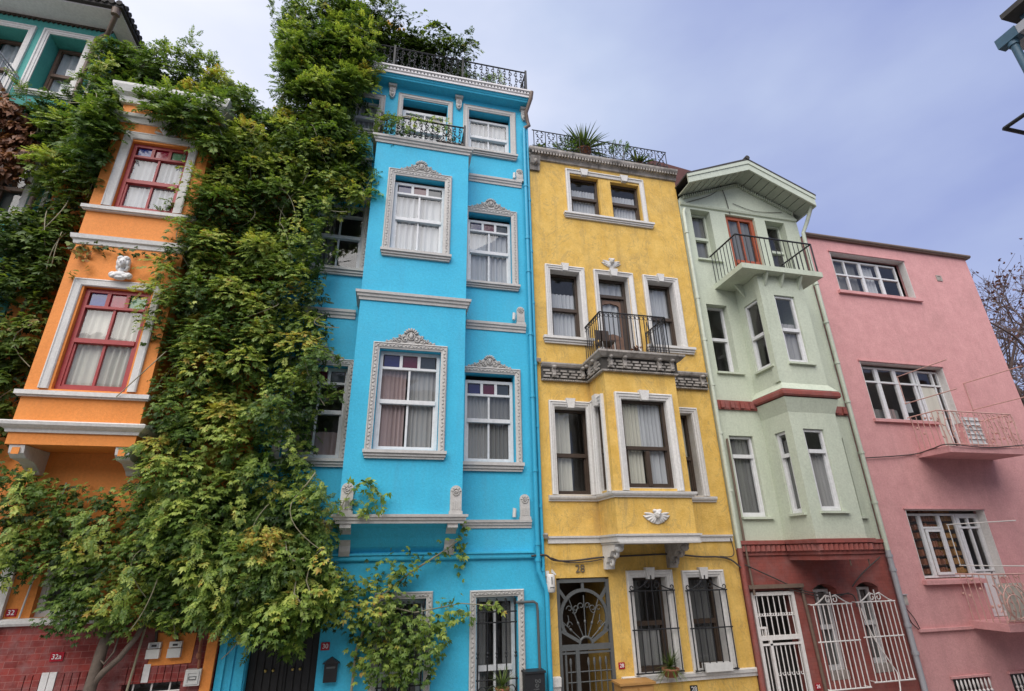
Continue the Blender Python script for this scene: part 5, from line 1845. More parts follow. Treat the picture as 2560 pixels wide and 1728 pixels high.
cable([(8.70, -.05, -.62), (9.0, -.05, -.40), (9.5, -.06, -.12)], .012, 'slanting cable over the right brick red window')
cable([(7.58, -.04, -.56), (7.62, -.04, -1.2), (7.66, -.04, -2.3)], .03, 'dark vertical conduit on the brick red pier', 'brown_metal')
cable([(8.68, -.15, -.98), (8.78, -.15, -1.4), (9.05, -.15, -1.9), (9.12, -.15, -2.05), (9.0, -.2, -2.35), (8.7, -.2, -2.5)], .012, 'pale hose looped over the right white window grille', 'white_iron')
cable([(9.80, -.03, -.98), (9.85, -.03, -1.25), (10.0, -.03, -1.40)], .010, 'thin cable from grey box to pink conduit')
cable([(9.80, -.03, -1.0), (9.95, -.03, -1.2), (10.02, -.03, -1.40)], .008, 'second thin cable from grey box to pink conduit')
cable([(9.76, -.04, 1.80), (10.2, -.04, 1.83), (10.7, -.04, 1.87), (11.22, -.05, 1.93), (11.26, -.40, 1.98), (11.27, -.72, 2.0), (12.3, -.73, 1.96), (13.4, -.73, 2.05)], .012, 'dark cable running along the upper pink balcony edge')
cable([(6.60, -.02, 7.82), (7.3, -.02, 8.15), (7.65, -.03, 8.45)], .008, 'thin cable slanting across the green gable left half')
cable([(7.65, -.03, 8.5), (7.72, -.03, 8.1), (7.76, -.02, 7.66)], .010, 'thin cable hanging down the green gable to the wooden door')
cable([(7.9, -.02, 8.0), (8.5, -.02, 7.86), (9.3, -.02, 7.95)], .007, 'thin slack cable on the green gable right half')
t = thing('junction_box', 'small grey junction box on pink wall beside the drainpipe', 'box', (9.82, 0, -.97))
b = MB()
b.box(F0, 9.78, 9.87, -.97, -.80, .001, .07)
b.build('case', 'weathered_stone', t)
b = MB()
b.box(F0, 9.77, 9.88, -.80, -.785, .001, .09)
b.build('lid', 'grey_plastic', t)

# ================================================================ leaves
def leaflets(kind):
    """leaflet quads of one compound leaf: x across, y along the stalk, z out of the leaf"""
    Q = []
    def lf(bx_, by_, ang, ln, wd, droop):
        d = np.array([math.sin(ang), math.cos(ang), 0]); s = np.array([math.cos(ang), -math.sin(ang), 0])
        p = np.array([bx_, by_, 0.0])
        z = np.array([0, 0, 1.0])
        Q.append([p, p + d * ln * .42 + s * wd + z * (-.012), p + d * ln - z * droop, p + d * ln * .42 - s * wd + z * (-.012)])
    if kind == 'pinnate':
        for k in range(5):
            y = .03 + .042 * k
            for sg in (-1, 1):
                lf(0, y, sg * 1.0, .085 - .006 * abs(k - 2), .019, .018)
        lf(0, .21, 0, .085, .019, .02)
    elif kind == 'palmate':
        for a, l in ((-1.45, .07), (-.72, .105), (0, .125), (.72, .105), (1.45, .07)):
            lf(0, .05, a, l, .022, .025)
    elif kind == 'ivy':
        for a, l in ((-1.0, .075), (0, .10), (1.0, .075)):
            lf(0, .02, a, l, .036, .015)
    elif kind == 'curl':
        lf(0, 0, .0, .09, .03, .06)
        lf(0, 0, 1.1, .07, .025, .05)
    return np.array(Q)
def unit(a):
    return a / np.maximum(1e-9, np.linalg.norm(a, axis=-1, keepdims=True))
class Leaves:
    def __init__(s, kind):
        s.T = leaflets(kind)
        s.P, s.A, s.N, s.S, s.C = [], [], [], [], []
    def put(s, P, A, N, S, C):
        s.P.append(P); s.A.append(A); s.N.append(N); s.S.append(S); s.C.append(C)
    def arrays(s):
        P, A, N, S, C = (np.concatenate(q) for q in (s.P, s.A, s.N, s.S, s.C))
        A = unit(A); X = unit(np.cross(A, N)); Z = np.cross(X, A)
        V = P[:, None, None, :] + S[:, None, None, None] * (s.T[None, :, :, 0:1] * X[:, None, None, :] + s.T[None, :, :, 1:2] * A[:, None, None, :] + s.T[None, :, :, 2:3] * Z[:, None, None, :])
        V = V + rng.normal(0, .006, V.shape) * S[:, None, None, None]
        k = s.T.shape[0]
        col_ = np.repeat(C, k * 4) + np.repeat(rng.normal(0, .05, len(C) * k), 4)
        return V.reshape(-1, 3), col_
def leaf_mesh(name, groups, mat, parent=None):
    vs, cs = zip(*[g.arrays() for g in groups if g.P])
    V, C = np.concatenate(vs), np.clip(np.concatenate(cs), 0, 1)
    n = len(V) // 4
    me = bpy.data.meshes.new(name)
    me.vertices.add(len(V)); me.loops.add(len(V)); me.polygons.add(n)
    me.vertices.foreach_set('co', V.astype(np.float32).ravel())
    me.loops.foreach_set('vertex_index', np.arange(len(V), dtype=np.int32))
    me.polygons.foreach_set('loop_start', np.arange(0, len(V), 4, dtype=np.int32))
    me.polygons.foreach_set('loop_total', np.full(n, 4, dtype=np.int32))
    at = me.attributes.new('tint', 'FLOAT', 'POINT')
    at.data.foreach_set('value', C.astype(np.float32))
    me.materials.append(MATS[mat])
    me.update(calc_edges=True)
    o = bpy.data.objects.new(name, me)
    col.objects.link(o)
    if parent is not None:
        adopt(o, parent)
    return o
def inside(poly, x, z):
    px, pz = np.array([p[0] for p in poly]), np.array([p[1] for p in poly])
    r = np.zeros(len(x), bool)
    j = len(poly) - 1
    for i in range(len(poly)):
        c = ((pz[i] > z) != (pz[j] > z)) & (x < (px[j] - px[i]) * (z - pz[i]) / (pz[j] - pz[i] + 1e-12) + px[i])
        r ^= c
        j = i
    return r
def sample_poly(poly, n):
    a = np.array(poly)
    lo, hi = a.min(0), a.max(0)
    P = rng.uniform(lo, hi, (max(50, n * 4), 2))
    return P[inside(poly, P[:, 0], P[:, 1])][:n]
def area(poly):
    a = np.array(poly)
    x, z = a[:, 0], a[:, 1]
    return abs(np.dot(x, np.roll(z, -1)) - np.dot(z, np.roll(x, -1))) / 2
def clumps(poly, spacing, tries=30):
    """evenly scattered clump centres inside the outline"""
    n = int(area(poly) / spacing ** 2 * tries)
    P = sample_poly(poly, n)
    keep = []
    for p in P:
        if all((p[0] - q[0]) ** 2 + (p[1] - q[1]) ** 2 > spacing ** 2 for q in keep):
            keep.append(p)
    return np.array(keep)
def fill(L, poly, d0, d1, spacing=.27, r=(.2, .42), leaves=60, size=(.8, 1.25), hue=(.38, .16), bright=.12, power=1.2, inner=40, droop=.75, yellow=.03, alt=None, edge=.07):
    """clumps of hanging leaves at depth d0..d1 in front of the wall, with leaves behind tinted dark as if shaded"""
    for (cx, cz) in clumps(poly, spacing):
        R_ = rng.uniform(*r)
        d = d0 + (d1 - d0) * rng.random() ** power
        G = alt if (alt is not None and rng.random() < .5) else L
        n = int(leaves * (R_ / .3) ** 2)
        D = unit(rng.normal(size=(n, 3)) + np.array([0, -.55, .35]))
        rr = R_ * (0.55 + .5 * rng.random((n, 1)) ** .6)
        P = np.array([cx, -d, cz]) + D * rr * np.array([1.0, .75, .95])
        P[:, 1] = np.minimum(P[:, 1], -d0 * .3 - .03) if d0 >= 0 else P[:, 1]
        A = unit(D * np.array([.8, .8, .3]) + np.array([0, -.45, -droop]) + rng.normal(0, .38, (n, 3)))
        N = unit(np.array([0, -.5, .9]) + D * .5 + rng.normal(0, .3, (n, 3)))
        S = rng.uniform(*size, n)
        h = rng.normal(hue[0], hue[1]) + (.5 if rng.random() < yellow else 0) * rng.random()
        lit_tint = bright * (D[:, 2] * .6 - D[:, 1] * .4)     # upper and outer leaves tinted lighter, as if catching light
        C = np.clip(h + lit_tint + rng.normal(0, .09, n), 0, .97)
        J = rng.normal(0, edge, (n, 2))
        k = inside(poly, P[:, 0] + J[:, 0], P[:, 2] + .05 + J[:, 1])
        G.put(P[k], A[k], N[k], S[k], C[k])
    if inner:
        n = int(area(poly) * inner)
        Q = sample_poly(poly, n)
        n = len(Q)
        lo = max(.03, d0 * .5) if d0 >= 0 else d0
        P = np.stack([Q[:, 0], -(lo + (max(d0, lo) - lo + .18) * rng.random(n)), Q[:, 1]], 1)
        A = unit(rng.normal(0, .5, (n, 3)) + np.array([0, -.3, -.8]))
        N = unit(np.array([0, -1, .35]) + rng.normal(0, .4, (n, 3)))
        L.put(P, A, N, rng.uniform(*size, n), np.clip(rng.normal(.12, .07, n), 0, 1))  # shade inside the mass is put into the dark tint of these leaves
def sprays(L, pts, n, size=(.8, 1.2), hue=.6, spread=.05):
    """leaves strung along a loose shoot"""
    P = np.array([tuple(p) for p in pts])
    t = rng.random(n) * (len(P) - 1)
    i = t.astype(int)
    X = P[i] + (P[i + 1] - P[i]) * (t - i)[:, None] + rng.normal(0, spread, (n, 3))
    A = unit(rng.normal(0, .5, (n, 3)) + np.array([0, -.5, -.5]) + unit(P[i + 1] - P[i]) * .6)
    N = unit(np.array([0, -.6, .8]) + rng.normal(0, .4, (n, 3)))
    L.put(X, A, N, rng.uniform(*size, n), np.clip(rng.normal(hue, .12, n), 0, .95))

PO = {
    'right_mass': [ (-3.71,5.61), (-3.57,6.33), (-3.56,7.03), (-2.97,7.47), (-2.58,8.00), (-1.96,8.19), (-1.26,8.27), (-1.13,7.80), (-0.75,7.55), (-0.71,6.85), (-1.00,6.43), (-1.32,5.98), (-1.37,5.54), (-1.35,5.17), (-1.18,4.05), (-1.06,3.25), (-1.09,2.54), (-1.14,1.78), (-1.04,1.31), (-0.66,0.77), (-0.70,0.55), (-0.73,0.09), (-0.49,-0.11), (-0.45,-0.51), (-0.86,-0.71), (-1.12,-0.91), (-1.61,-0.89), (-2.08,-0.69), (-2.51,-0.62), (-2.98,-0.11), (-3.35,0.96), (-3.38,1.58), (-3.32,1.83), (-3.44,2.29), (-3.41,3.00), (-3.69,3.23), (-3.84,3.78), (-3.73,4.51), (-3.56,4.88), (-3.76,5.37) ],
    'roof_mass': [ (-5.91,9.47), (-5.52,9.43), (-5.01,9.24), (-4.63,9.28), (-4.37,9.57), (-3.86,9.49), (-3.36,9.19), (-3.08,8.47), (-2.84,8.23), (-2.60,8.88), (-2.52,9.21), (-2.76,10.04), (-3.01,11.06), (-2.88,11.50), (-2.42,11.56), (-1.88,11.88), (-1.32,11.58), (-0.84,11.21), (-0.89,10.02), (-0.82,9.66), (-1.24,9.21), (-1.25,8.27), (-0.81,7.97), (-0.76,7.13), (-1.85,6.93), (-2.96,6.94), (-3.71,7.33), (-4.11,7.84), (-4.88,7.94), (-5.13,8.05), (-4.97,7.07), (-5.10,6.44), (-5.31,5.93), (-5.69,5.75), (-5.97,6.00), (-6.18,6.60), (-6.14,7.01), (-6.47,7.17), (-6.78,7.84), (-6.17,7.94), (-5.88,8.31), (-5.95,9.04) ],
    'lower_mass': [ (-5.33,1.31), (-4.76,1.26), (-4.46,1.12), (-3.92,0.99), (-3.47,1.02), (-3.18,0.99), (-2.33,1.06), (-1.07,0.76), (-0.74,0.09), (-0.50,-0.17), (-0.47,-0.75), (-1.20,-0.93), (-1.74,-0.91), (-1.98,-0.79), (-2.44,-0.78), (-2.59,-0.87), (-2.88,-0.65), (-3.17,-0.85), (-3.56,-0.78), (-3.92,-0.79), (-4.05,-0.61), (-4.19,-0.24), (-4.40,0.08), (-4.54,-0.21), (-4.87,-0.20) ],
    'left_ivy': [ (-6.61,5.19), (-6.22,5.40), (-5.78,5.71), (-5.44,5.91), (-5.24,5.39), (-5.25,4.70), (-5.25,3.58), (-5.25,2.47), (-5.26,2.04), (-5.37,1.84), (-5.21,1.28), (-5.41,1.28) ],
    'door_sprig': [ (-1.66,-0.86), (-0.75,-0.87), (-0.89,-1.11), (-1.16,-1.21), (-1.28,-1.14), (-1.42,-1.00), (-1.72,-0.99) ],
    'roof_vine': [ (-2.01,12.64), (-1.58,12.54), (-0.91,12.03), (-0.14,11.81), (0.64,11.54), (1.19,11.50), (1.51,11.38), (1.31,11.13), (0.65,11.06), (0.00,11.14), (-1.03,11.01), (-1.87,11.30) ],
    'creeper': [ (-1.34,-0.04), (-0.73,-0.11), (-0.34,-0.24), (0.10,-0.19), (0.42,-0.01), (0.56,-0.20), (0.31,-0.37), (0.12,-0.46), (0.52,-0.62), (0.92,-0.81), (1.05,-0.99), (1.00,-1.21), (0.95,-1.54), (0.76,-1.61), (0.39,-1.65), (-0.03,-1.65), (-0.24,-1.32), (-0.33,-0.98), (-0.52,-0.86), (-1.23,-0.83) ],
    'creeper_arm_up': [ (-0.17,0.03), (0.27,0.12), (0.80,0.17), (1.24,0.33), (1.34,0.20), (1.28,0.04), (0.94,-0.02), (0.55,-0.13), (0.24,-0.33), (-0.02,-0.30) ],
    'creeper_arm_right': [ (0.85,-0.57), (1.32,-0.49), (1.39,-0.65), (1.80,-0.63), (1.81,-0.76), (1.39,-0.83), (1.12,-0.94), (0.86,-0.81) ],
    'bay_sprig': [ (-0.45,1.12), (-0.25,1.05), (-0.02,0.93), (0.06,0.80), (-0.09,0.67), (-0.29,0.73), (-0.38,0.64), (-0.59,0.64), (-0.64,0.73), (-0.42,0.80) ],
    'balcony_vine': [ (-0.81,9.05), (-0.57,8.74), (-0.29,8.62), (0.16,8.73), (0.26,8.57), (0.62,8.71), (1.01,8.49), (1.06,8.25), (0.64,8.29), (0.27,8.33), (0.01,8.15), (-0.25,7.98), (-0.51,8.04), (-0.68,8.01), (-0.81,8.33) ],
    'bay_edge': [ (-1.16,6.81), (-0.71,6.84), (-0.41,6.63), (-0.41,6.42), (-0.64,6.48), (-0.93,6.13), (-1.16,6.00) ],
    'dry': [ (-7.20,7.71), (-6.87,7.69), (-6.54,7.46), (-6.35,7.00), (-6.34,6.61), (-6.24,6.16), (-6.36,5.95), (-6.60,5.73) ],
    'cypress': [ (-2.74,10.05), (-2.62,10.48), (-2.42,10.28), (-2.53,9.25) ],
    'bay_top': [ (-4.69,7.83), (-4.12,7.87), (-3.23,7.71), (-3.19,6.64), (-3.59,6.81), (-3.82,6.99), (-4.13,7.17), (-4.47,7.29) ],
    'bay_side': [ (-5.49,7.54), (-5.00,7.74), (-4.74,7.10), (-4.82,6.98), (-4.85,6.49), (-4.94,6.26), (-5.03,5.72), (-5.35,6.58) ],
    'cornice_mass': [ (-2.64,9.59), (-2.29,10.20), (-1.55,10.69), (-0.93,10.53), (-0.78,9.20), (-1.14,8.80), (-1.98,8.37), (-2.48,8.42) ],
    'dry_low': [(-6.75,6.3),(-6.45,6.5),(-6.2,6.1),(-6.1,5.3),(-6.4,5.0),(-6.7,5.4)],
}
# ---- the great creeper with its trunk
vine = thing('climbing_vine', 'huge green climber with grey trunk smothering the orange and blue house walls', 'climbing plant', (-3.42, -.2, -3.6))
pin, pal = Leaves('pinnate'), Leaves('palmate')
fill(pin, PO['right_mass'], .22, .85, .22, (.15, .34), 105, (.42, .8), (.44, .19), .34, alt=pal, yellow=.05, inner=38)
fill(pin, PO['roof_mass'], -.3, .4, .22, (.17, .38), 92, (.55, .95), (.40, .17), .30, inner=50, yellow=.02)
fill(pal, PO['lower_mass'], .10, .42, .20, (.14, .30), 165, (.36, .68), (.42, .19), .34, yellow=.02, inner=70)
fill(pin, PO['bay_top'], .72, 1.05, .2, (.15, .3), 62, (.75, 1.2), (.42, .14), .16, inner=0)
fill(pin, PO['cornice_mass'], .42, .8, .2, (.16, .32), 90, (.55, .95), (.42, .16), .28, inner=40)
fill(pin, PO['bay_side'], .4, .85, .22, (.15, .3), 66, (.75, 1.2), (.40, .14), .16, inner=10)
fill(pal, PO['door_sprig'], .1, .35, .16, (.12, .22), 80, (.55, .9), (.48, .12), .15)
fill(pin, PO['bay_edge'], .2, .55, .2, (.12, .22), 50, (.7, 1.0), (.6, .12), .1, inner=0)
# strands hanging clear of the mass
for k in range(150):
    src = ('right_mass', 'lower_mass', 'right_mass', 'roof_mass')[k % 4]
    q = sample_poly(PO[src], 1)
    if len(q) == 0:
        continue
    x, z = q[0]
    y = -random.uniform(.45, .9) if src != 'roof_mass' else -random.uniform(.2, .5)
    ln = random.uniform(.25, .8)
    if not inside(PO[src], np.array([x]), np.array([z - ln]))[0]:
        continue
    sprays(pin if k % 2 else pal, bez((x, y, z), (x + random.uniform(-.1, .1), y - .16, z - ln * .4), (x + random.uniform(-.15, .15), y - .08, z - ln), 6), int(ln * 46), (.4, .7), random.uniform(.5, .85), .035)
shoots = MB()
for k in range(110):   # shoots breaking the outline
    src = PO['roof_mass'] if k % 2 else PO['right_mass']
    x, z = random.choice(src)
    x += random.uniform(-.12, .12); z += random.uniform(-.2, .0)
    y = -random.uniform(.1, .5)
    dx, dz = random.uniform(-.25, .25), random.uniform(.05, .4)
    cv = bez((x, y, z - .1), (x + dx * .5, y - .05, z + dz), (x + dx, y - .12, z + dz * .8), 6)
    sprays(pin, cv, 13, (.4, .7), .55, .025)
    shoots.tube(cv, .005, 4)
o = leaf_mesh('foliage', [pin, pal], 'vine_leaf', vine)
tag(shoots.build('shoot', 'vine_stem', vine), kind='stuff')
b = MB()
b.tube([(-3.42, -.22, -3.6), (-3.45, -.22, -2.4), (-3.43, -.20, -1.5), (-3.40, -.2, -1.0), (-3.36, -.18, -.7), (-3.3, -.2, 0), (-3.0, -.2, 1.2), (-2.8, -.2, 3), (-2.7, -.2, 6), (-2.6, -.1, 9)], .085, 9, .03)
b.tube([(-3.42, -.2, -1.42), (-3.3, -.24, -1.27), (-3.15, -.26, -1.12), (-3.02, -.25, -.9), (-2.9, -.2, -.5)], .045, 7, .03)
b.tube([(-3.42, -.2, -1.12), (-3.3, -.3, -1.18), (-3.22, -.3, -1.05), (-3.22, -.25, -.8)], .012, 5)
b.build('trunk', 'bark', vine)
for k in range(60):
    b = MB()
    src = random.choice(('right_mass', 'right_mass', 'roof_mass'))
    q = sample_poly(PO[src], 1)
    if len(q) == 0:
        continue
    x, z = q[0]
    y = -random.uniform(.3, .8)
    b.tube(bez((x, y, z), (x + random.uniform(-.4, .4), y - random.uniform(.0, .35), z - random.uniform(.1, .5)), (x + random.uniform(-.5, .5), y, z - random.uniform(.2, .9)), 8), .007, 4)
    b.build('stem', 'vine_stem', vine)
for pts in ([(-1.26, -.8, .27), (-1.2, -.9, .1), (-1.10, -.9, -.0), (-.98, -.85, .03)], [(-.78, -.7, .16), (-.9, -.75, 0), (-.92, -.8, -.25), (-.84, -.8, -.42), (-.88, -.75, -.55), (-.8, -.7, -.62)], [(-1.05, -.8, -.2), (-1.05, -.85, -.4), (-.9, -.85, -.58), (-.78, -.8, -.62)], [(-1.18, -.7, .9), (-1.05, -.8, 1.05), (-.98, -.75, 1.2)]):
    b = MB()
    b.tube(bez(*[pts[0], pts[len(pts) // 2], pts[-1]], 10) if len(pts) == 3 else pts, .010, 5)
    b.build('stem', 'vine_stem', vine)
b = MB()
b.tube([(-3.02, -.12, -3.4), (-3.04, -.12, -1.6), (-2.98, -.12, -.8)], .016, 6)
b.build('stem', 'vine_stem', vine)
# ---- darker ivy at the left
ivy = thing('ivy', 'dark ivy curtain between the teal house windows and the orange bay', 'climbing plant', (-5.8, -.1, -3.6))
L1, L2 = Leaves('ivy'), Leaves('palmate')
fill(L1, PO['left_ivy'], .08, .5, .20, (.15, .32), 120, (.6, 1.0), (.42, .17), .2, alt=L2, inner=110)
leaf_mesh('foliage', [L1, L2], 'ivy_leaf', ivy)
b = MB()
b.tube([(-5.75, -.1, -3.6), (-5.8, -.12, 0), (-5.7, -.1, 3), (-5.6, -.12, 6)], .05, 7, .02)
b.build('stem', 'vine_stem', ivy)
for k in range(14):
    q = sample_poly(PO['left_ivy'], 1)
    if len(q):
        b = MB()
        x, z = q[0]
        b.tube(bez((x, -.4, z), (x + random.uniform(-.3, .3), -.6, z - .3), (x + random.uniform(-.2, .2), -.45, z - .7), 6), .008, 4)
        b.build('stem', 'vine_stem', ivy)
# ---- dry brown creeper on the teal house
dry = thing('dead_creeper', 'withered brown creeper hanging on the teal house below the window', 'climbing plant', (-6.8, -.2, 5.9))
D1 = Leaves('curl')
fill(D1, PO['dry'], .1, .5, .2, (.16, .3), 110, (.9, 1.5), (.5, .2), .2, inner=60)
leaf_mesh('foliage', [D1], 'dry_leaf', dry)
b = MB()
b.tube([(-7.25, -.3, 8.1), (-6.9, -.35, 7.6), (-6.7, -.3, 7.0), (-6.6, -.3, 6.2)], .04, 6, .015)
b.build('stem', 'dark_bark', dry)
# ---- roof terrace climber
rv = thing('roof_climber', 'dark climber with yellow flowers spilling along the blue roof terrace railing', 'climbing plant', (-.6, .3, 10.15))
R1, R2 = Leaves('pinnate'), Leaves('ivy')
fill(R1, PO['roof_vine'], -.7, .42, .13, (.16, .30), 110, (.6, 1.0), (.32, .16), .25, inner=260, alt=R2, edge=.1)
leaf_mesh('foliage', [R1, R2], 'ivy_leaf', rv)
for c in ((-1.10, 0, 11.35), (-.95, 0, 11.56), (-.64, 0, 11.78), (-.44, 0, 11.70)):
    b = MB()
    for k in range(16):
        b.ball((c[0] + random.gauss(0, .10), c[1] + random.gauss(0, .05), c[2] + random.gauss(0, .07)), (.035, .03, .05), 5)
    tag(b.build('flower_cluster', 'flower_yellow', rv), kind='stuff')
b = MB()
for x in (-1.6, -.4, .5):
    b.tube([(x, .35, 10.1), (x + .1, .3, 11), (x + .2, .4, 11.6)], .03, 6, .012)
b.build('stem', 'dark_bark', rv)
# ---- creeper over the ground floor window of the blue house
cr = thing('creeper', 'fresh green creeper bushing over the blue ground floor window', 'climbing plant', (.3, -.15, -2.4))
C1 = Leaves('palmate')
fill(C1, PO['creeper'], .08, .34, .175, (.12, .24), 92, (.42, .75), (.50, .16), .25, inner=42, edge=.12)
fill(C1, PO['creeper_arm_up'], .10, .34, .16, (.09, .17), 70, (.45, .75), (.60, .12), .1, inner=10, edge=.1)
fill(C1, PO['creeper_arm_right'], .08, .22, .14, (.08, .15), 70, (.5, .8), (.62, .12), .1, inner=5, edge=.1)
for a in (((1.33, -.2, .55), (1.36, -.15, .35), (1.3, -.15, .2)), ((1.30, -.1, .2), (1.33, -.1, -.05), (1.29, -.08, -.3)), ((1.7, -.1, -.66), (1.85, -.1, -.68), (1.95, -.12, -.74)), ((.95, -.2, -1.0), (1.1, -.2, -1.08), (1.0, -.2, -1.2))):
    sprays(C1, bez(*a, 6), 16, (.5, .8), .65, .04)
leaf_mesh('foliage', [C1], 'vine_leaf', cr)
b = MB()
b.tube([(-.25, -.08, -2.4), (-.2, -.1, -1.2), (0, -.12, -.6), (.5, -.15, -.2), (1.0, -.2, .1), (1.3, -.2, .3)], .022, 6, .01)
b.tube([(0, -.12, -.6), (.6, -.15, -.75), (1.3, -.12, -.65), (1.85, -.1, -.7)], .014, 5, .006)
b.build('stem', 'vine_stem', cr)
bs = thing('creeper_shoot', 'small loose creeper shoot beside the carved plaque on the blue bay', 'climbing plant', (-.4, -.58, .63))
B1 = Leaves('palmate')
sprays(B1, bez((-.6, -.62, .66), (-.45, -.7, 1.15), (-.2, -.62, 1.08), 8), 26, (.55, .85), .62, .05)
sprays(B1, bez((-.35, -.62, 1.1), (.05, -.66, 1.0), (0, -.62, .72), 8), 24, (.55, .85), .62, .05)
sprays(B1, bez((0, -.62, .78), (-.15, -.66, .72), (-.35, -.62, .66), 8), 18, (.55, .85), .6, .045)
leaf_mesh('foliage', [B1], 'vine_leaf', bs)
b = MB()
b.tube(bez((-.6, -.6, .64), (-.45, -.66, 1.15), (-.2, -.6, 1.08), 8), .008, 5)
b.tube(bez((-.35, -.6, 1.08), (.05, -.64, 1.0), (0, -.6, .72), 8), .007, 5)
b.build('stem', 'vine_stem', bs)
bv = thing('balcony_climber', 'light green climber trailing over the blue bay balcony railing', 'climbing plant', (-.5, -.45, 7.95))
B2 = Leaves('pinnate')
fill(B2, PO['balcony_vine'], .30, .62, .17, (.1, .2), 42, (.5, .85), (.56, .13), .14, inner=5)
leaf_mesh('foliage', [B2], 'vine_leaf', bv)
b = MB()
b.tube([(-.55, -.45, 7.95), (-.5, -.5, 8.4), (-.1, -.5, 8.55), (.6, -.5, 8.52)], .012, 5)
b.build('stem', 'vine_stem', bv)
lf = thing('withered_vine', 'thin withered creeper strip under the white band of orange bay', 'climbing plant', (-4.4, -.66, 4.6))
B3 = Leaves('ivy')
sprays(B3, [(-4.95, -.68, 4.66), (-4.5, -.68, 4.62), (-4.0, -.68, 4.6), (-3.55, -.68, 4.6)], 70, (.45, .8), .25, .035)
sprays(B3, [(-4.95, -.68, 4.62), (-4.8, -.68, 4.5), (-4.75, -.68, 4.42)], 14, (.7, 1.0), 1.0, .05)
sprays(B3, [(-4.95, -.68, 4.12), (-4.8, -.68, 4.16), (-4.72, -.68, 4.25)], 9, (.6, .9), .75, .03)
leaf_mesh('foliage', [B3], 'ivy_leaf', lf)

# ---- potted and tufted plants
def tuft(name, label, c, n, ln, wd, spread, cat='plant', group=None, pot=None, mat='blade_leaf', up_=.7):
    t = thing(name, label, cat, c, group)
    V, C = [], []
    for i in range(n):
        a = random.uniform(0, 6.283)
        el = up_ + random.uniform(-spread, spread)
        l = ln * random.uniform(.65, 1.05)
        d = Vector((math.cos(a) * math.cos(el), math.sin(a) * math.cos(el), math.sin(el)))
        s = d.cross(Vector((0, 0, 1))).normalized() * wd
        p = Vector(c) + Vector((0, 0, .02))
        prev = None
        h = random.uniform(.2, .8)
        for k in range(5):
            q = k / 4
            ctr = p + d * l * q - Vector((0, 0, 1)) * (l * .22 * q * q * (1.3 - el * .6))
            w_ = (1 - q) ** .7 * (1 if k else .7)
            cur = (ctr - s * w_, ctr + s * w_)
            if prev:
                V += [prev[0], prev[1], cur[1], cur[0]]
                C += [h] * 4
            prev = cur
    me = bpy.data.meshes.new('blades')
    me.from_pydata([tuple(v) for v in V], [], [(4 * i, 4 * i + 1, 4 * i + 2, 4 * i + 3) for i in range(len(V) // 4)])
    at = me.attributes.new('tint', 'FLOAT', 'POINT')
    at.data.foreach_set('value', np.array(C, dtype=np.float32))
    me.materials.append(MATS[mat])
    o = bpy.data.objects.new('blades', me)
    col.objects.link(o)
    adopt(o, t)
    if pot:
        b = MB()
        r, h, m_ = pot
        pr = [(0, -h), (r * .75, -h), (r * .95, -.03), (r * 1.08, -.03), (r * 1.08, 0), (r * .9, 0), (r * .85, -.03), (0, -.03)]
        n_ = 14
        vs = [(c[0] + q[0] * math.cos(6.2832 * j / n_), c[1] + q[0] * math.sin(6.2832 * j / n_), c[2] + q[1]) for q in pr for j in range(n_)]
        b.add(vs, [(i * n_ + j, i * n_ + (j + 1) % n_, (i + 1) * n_ + (j + 1) % n_, (i + 1) * n_ + j) for i in range(len(pr) - 1) for j in range(n_)], True)
        b.build('pot', m_, t)
    return t
tuft('yucca', 'spiky yucca rising behind the yellow roof railing', (4.10, .10, 9.0), 150, .85, .024, .75, group='plants on the yellow roof terrace', pot=(.18, .32, 'terracotta'), up_=.75)
tuft('spider_plant', 'spiky potted plant in the blue ground floor window grille', (1.95, -.12, -1.80), 60, .36, .010, .7, pot=(.1, .2, 'terracotta'), up_=.5)
tuft('spider_plant', 'trailing grassy plant at the left iron window grille of the yellow house', (4.72, -.14, -1.70), 110, .40, .008, .9, pot=(.13, .12, 'terracotta'), up_=.35)
tuft('agave', 'low broad leaved plant near the right end of yellow roof railing', (5.5, .10, 8.80), 70, .52, .032, .6, group='plants on the yellow roof terrace', pot=(.16, .14, 'terracotta'), up_=.6)
def bush(name, label, c, r, n, kind, size, hue, mat='vine_leaf', group=None, pot=None):
    t = thing(name, label, 'plant', c, group)
    B = Leaves(kind)
    D = unit(rng.normal(size=(n, 3)) + np.array([0, -.2, .3]))
    P = np.array(c) + np.array([0, 0, r * .7]) + D * (r * (.3 + .7 * rng.random((n, 1))))
    B.put(P, unit(D + rng.normal(0, .4, (n, 3))), unit(np.array([0, -.4, .9]) + D * .4 + rng.normal(0, .3, (n, 3))), rng.uniform(*size, n), np.clip(rng.normal(hue, .12, n), 0, .95))
    leaf_mesh('foliage', [B], mat, t)
    b = MB()
    for k in range(5):
        a = random.uniform(0, 6.28)
        b.tube([c, (c[0] + math.cos(a) * r * .5, c[1] + math.sin(a) * r * .5, c[2] + r * 1.1)], .008, 4)
    b.build('stem', 'vine_stem', t)
    if pot:
        b = MB()
        b.tube([(c[0], c[1], c[2] - pot[1]), (c[0], c[1], c[2])], pot[0], 12)
        b.build('pot', pot[2], t)
bush('shrub', 'small leafy shrub at the left end of yellow roof railing', (3.05, .1, 8.66), .16, 40, 'ivy', (.8, 1.1), .6, group='plants on the yellow roof terrace')
bush('shrub', 'low dark shrub left of the yucca on yellow roof', (3.65, .12, 8.68), .28, 90, 'pinnate', (.6, .9), .4, group='plants on the yellow roof terrace')
bush('shrub', 'thin twiggy shrub on yellow roof right of the yucca', (5.05, .15, 8.72), .36, 60, 'pinnate', (.5, .8), .35, group='plants on the yellow roof terrace')
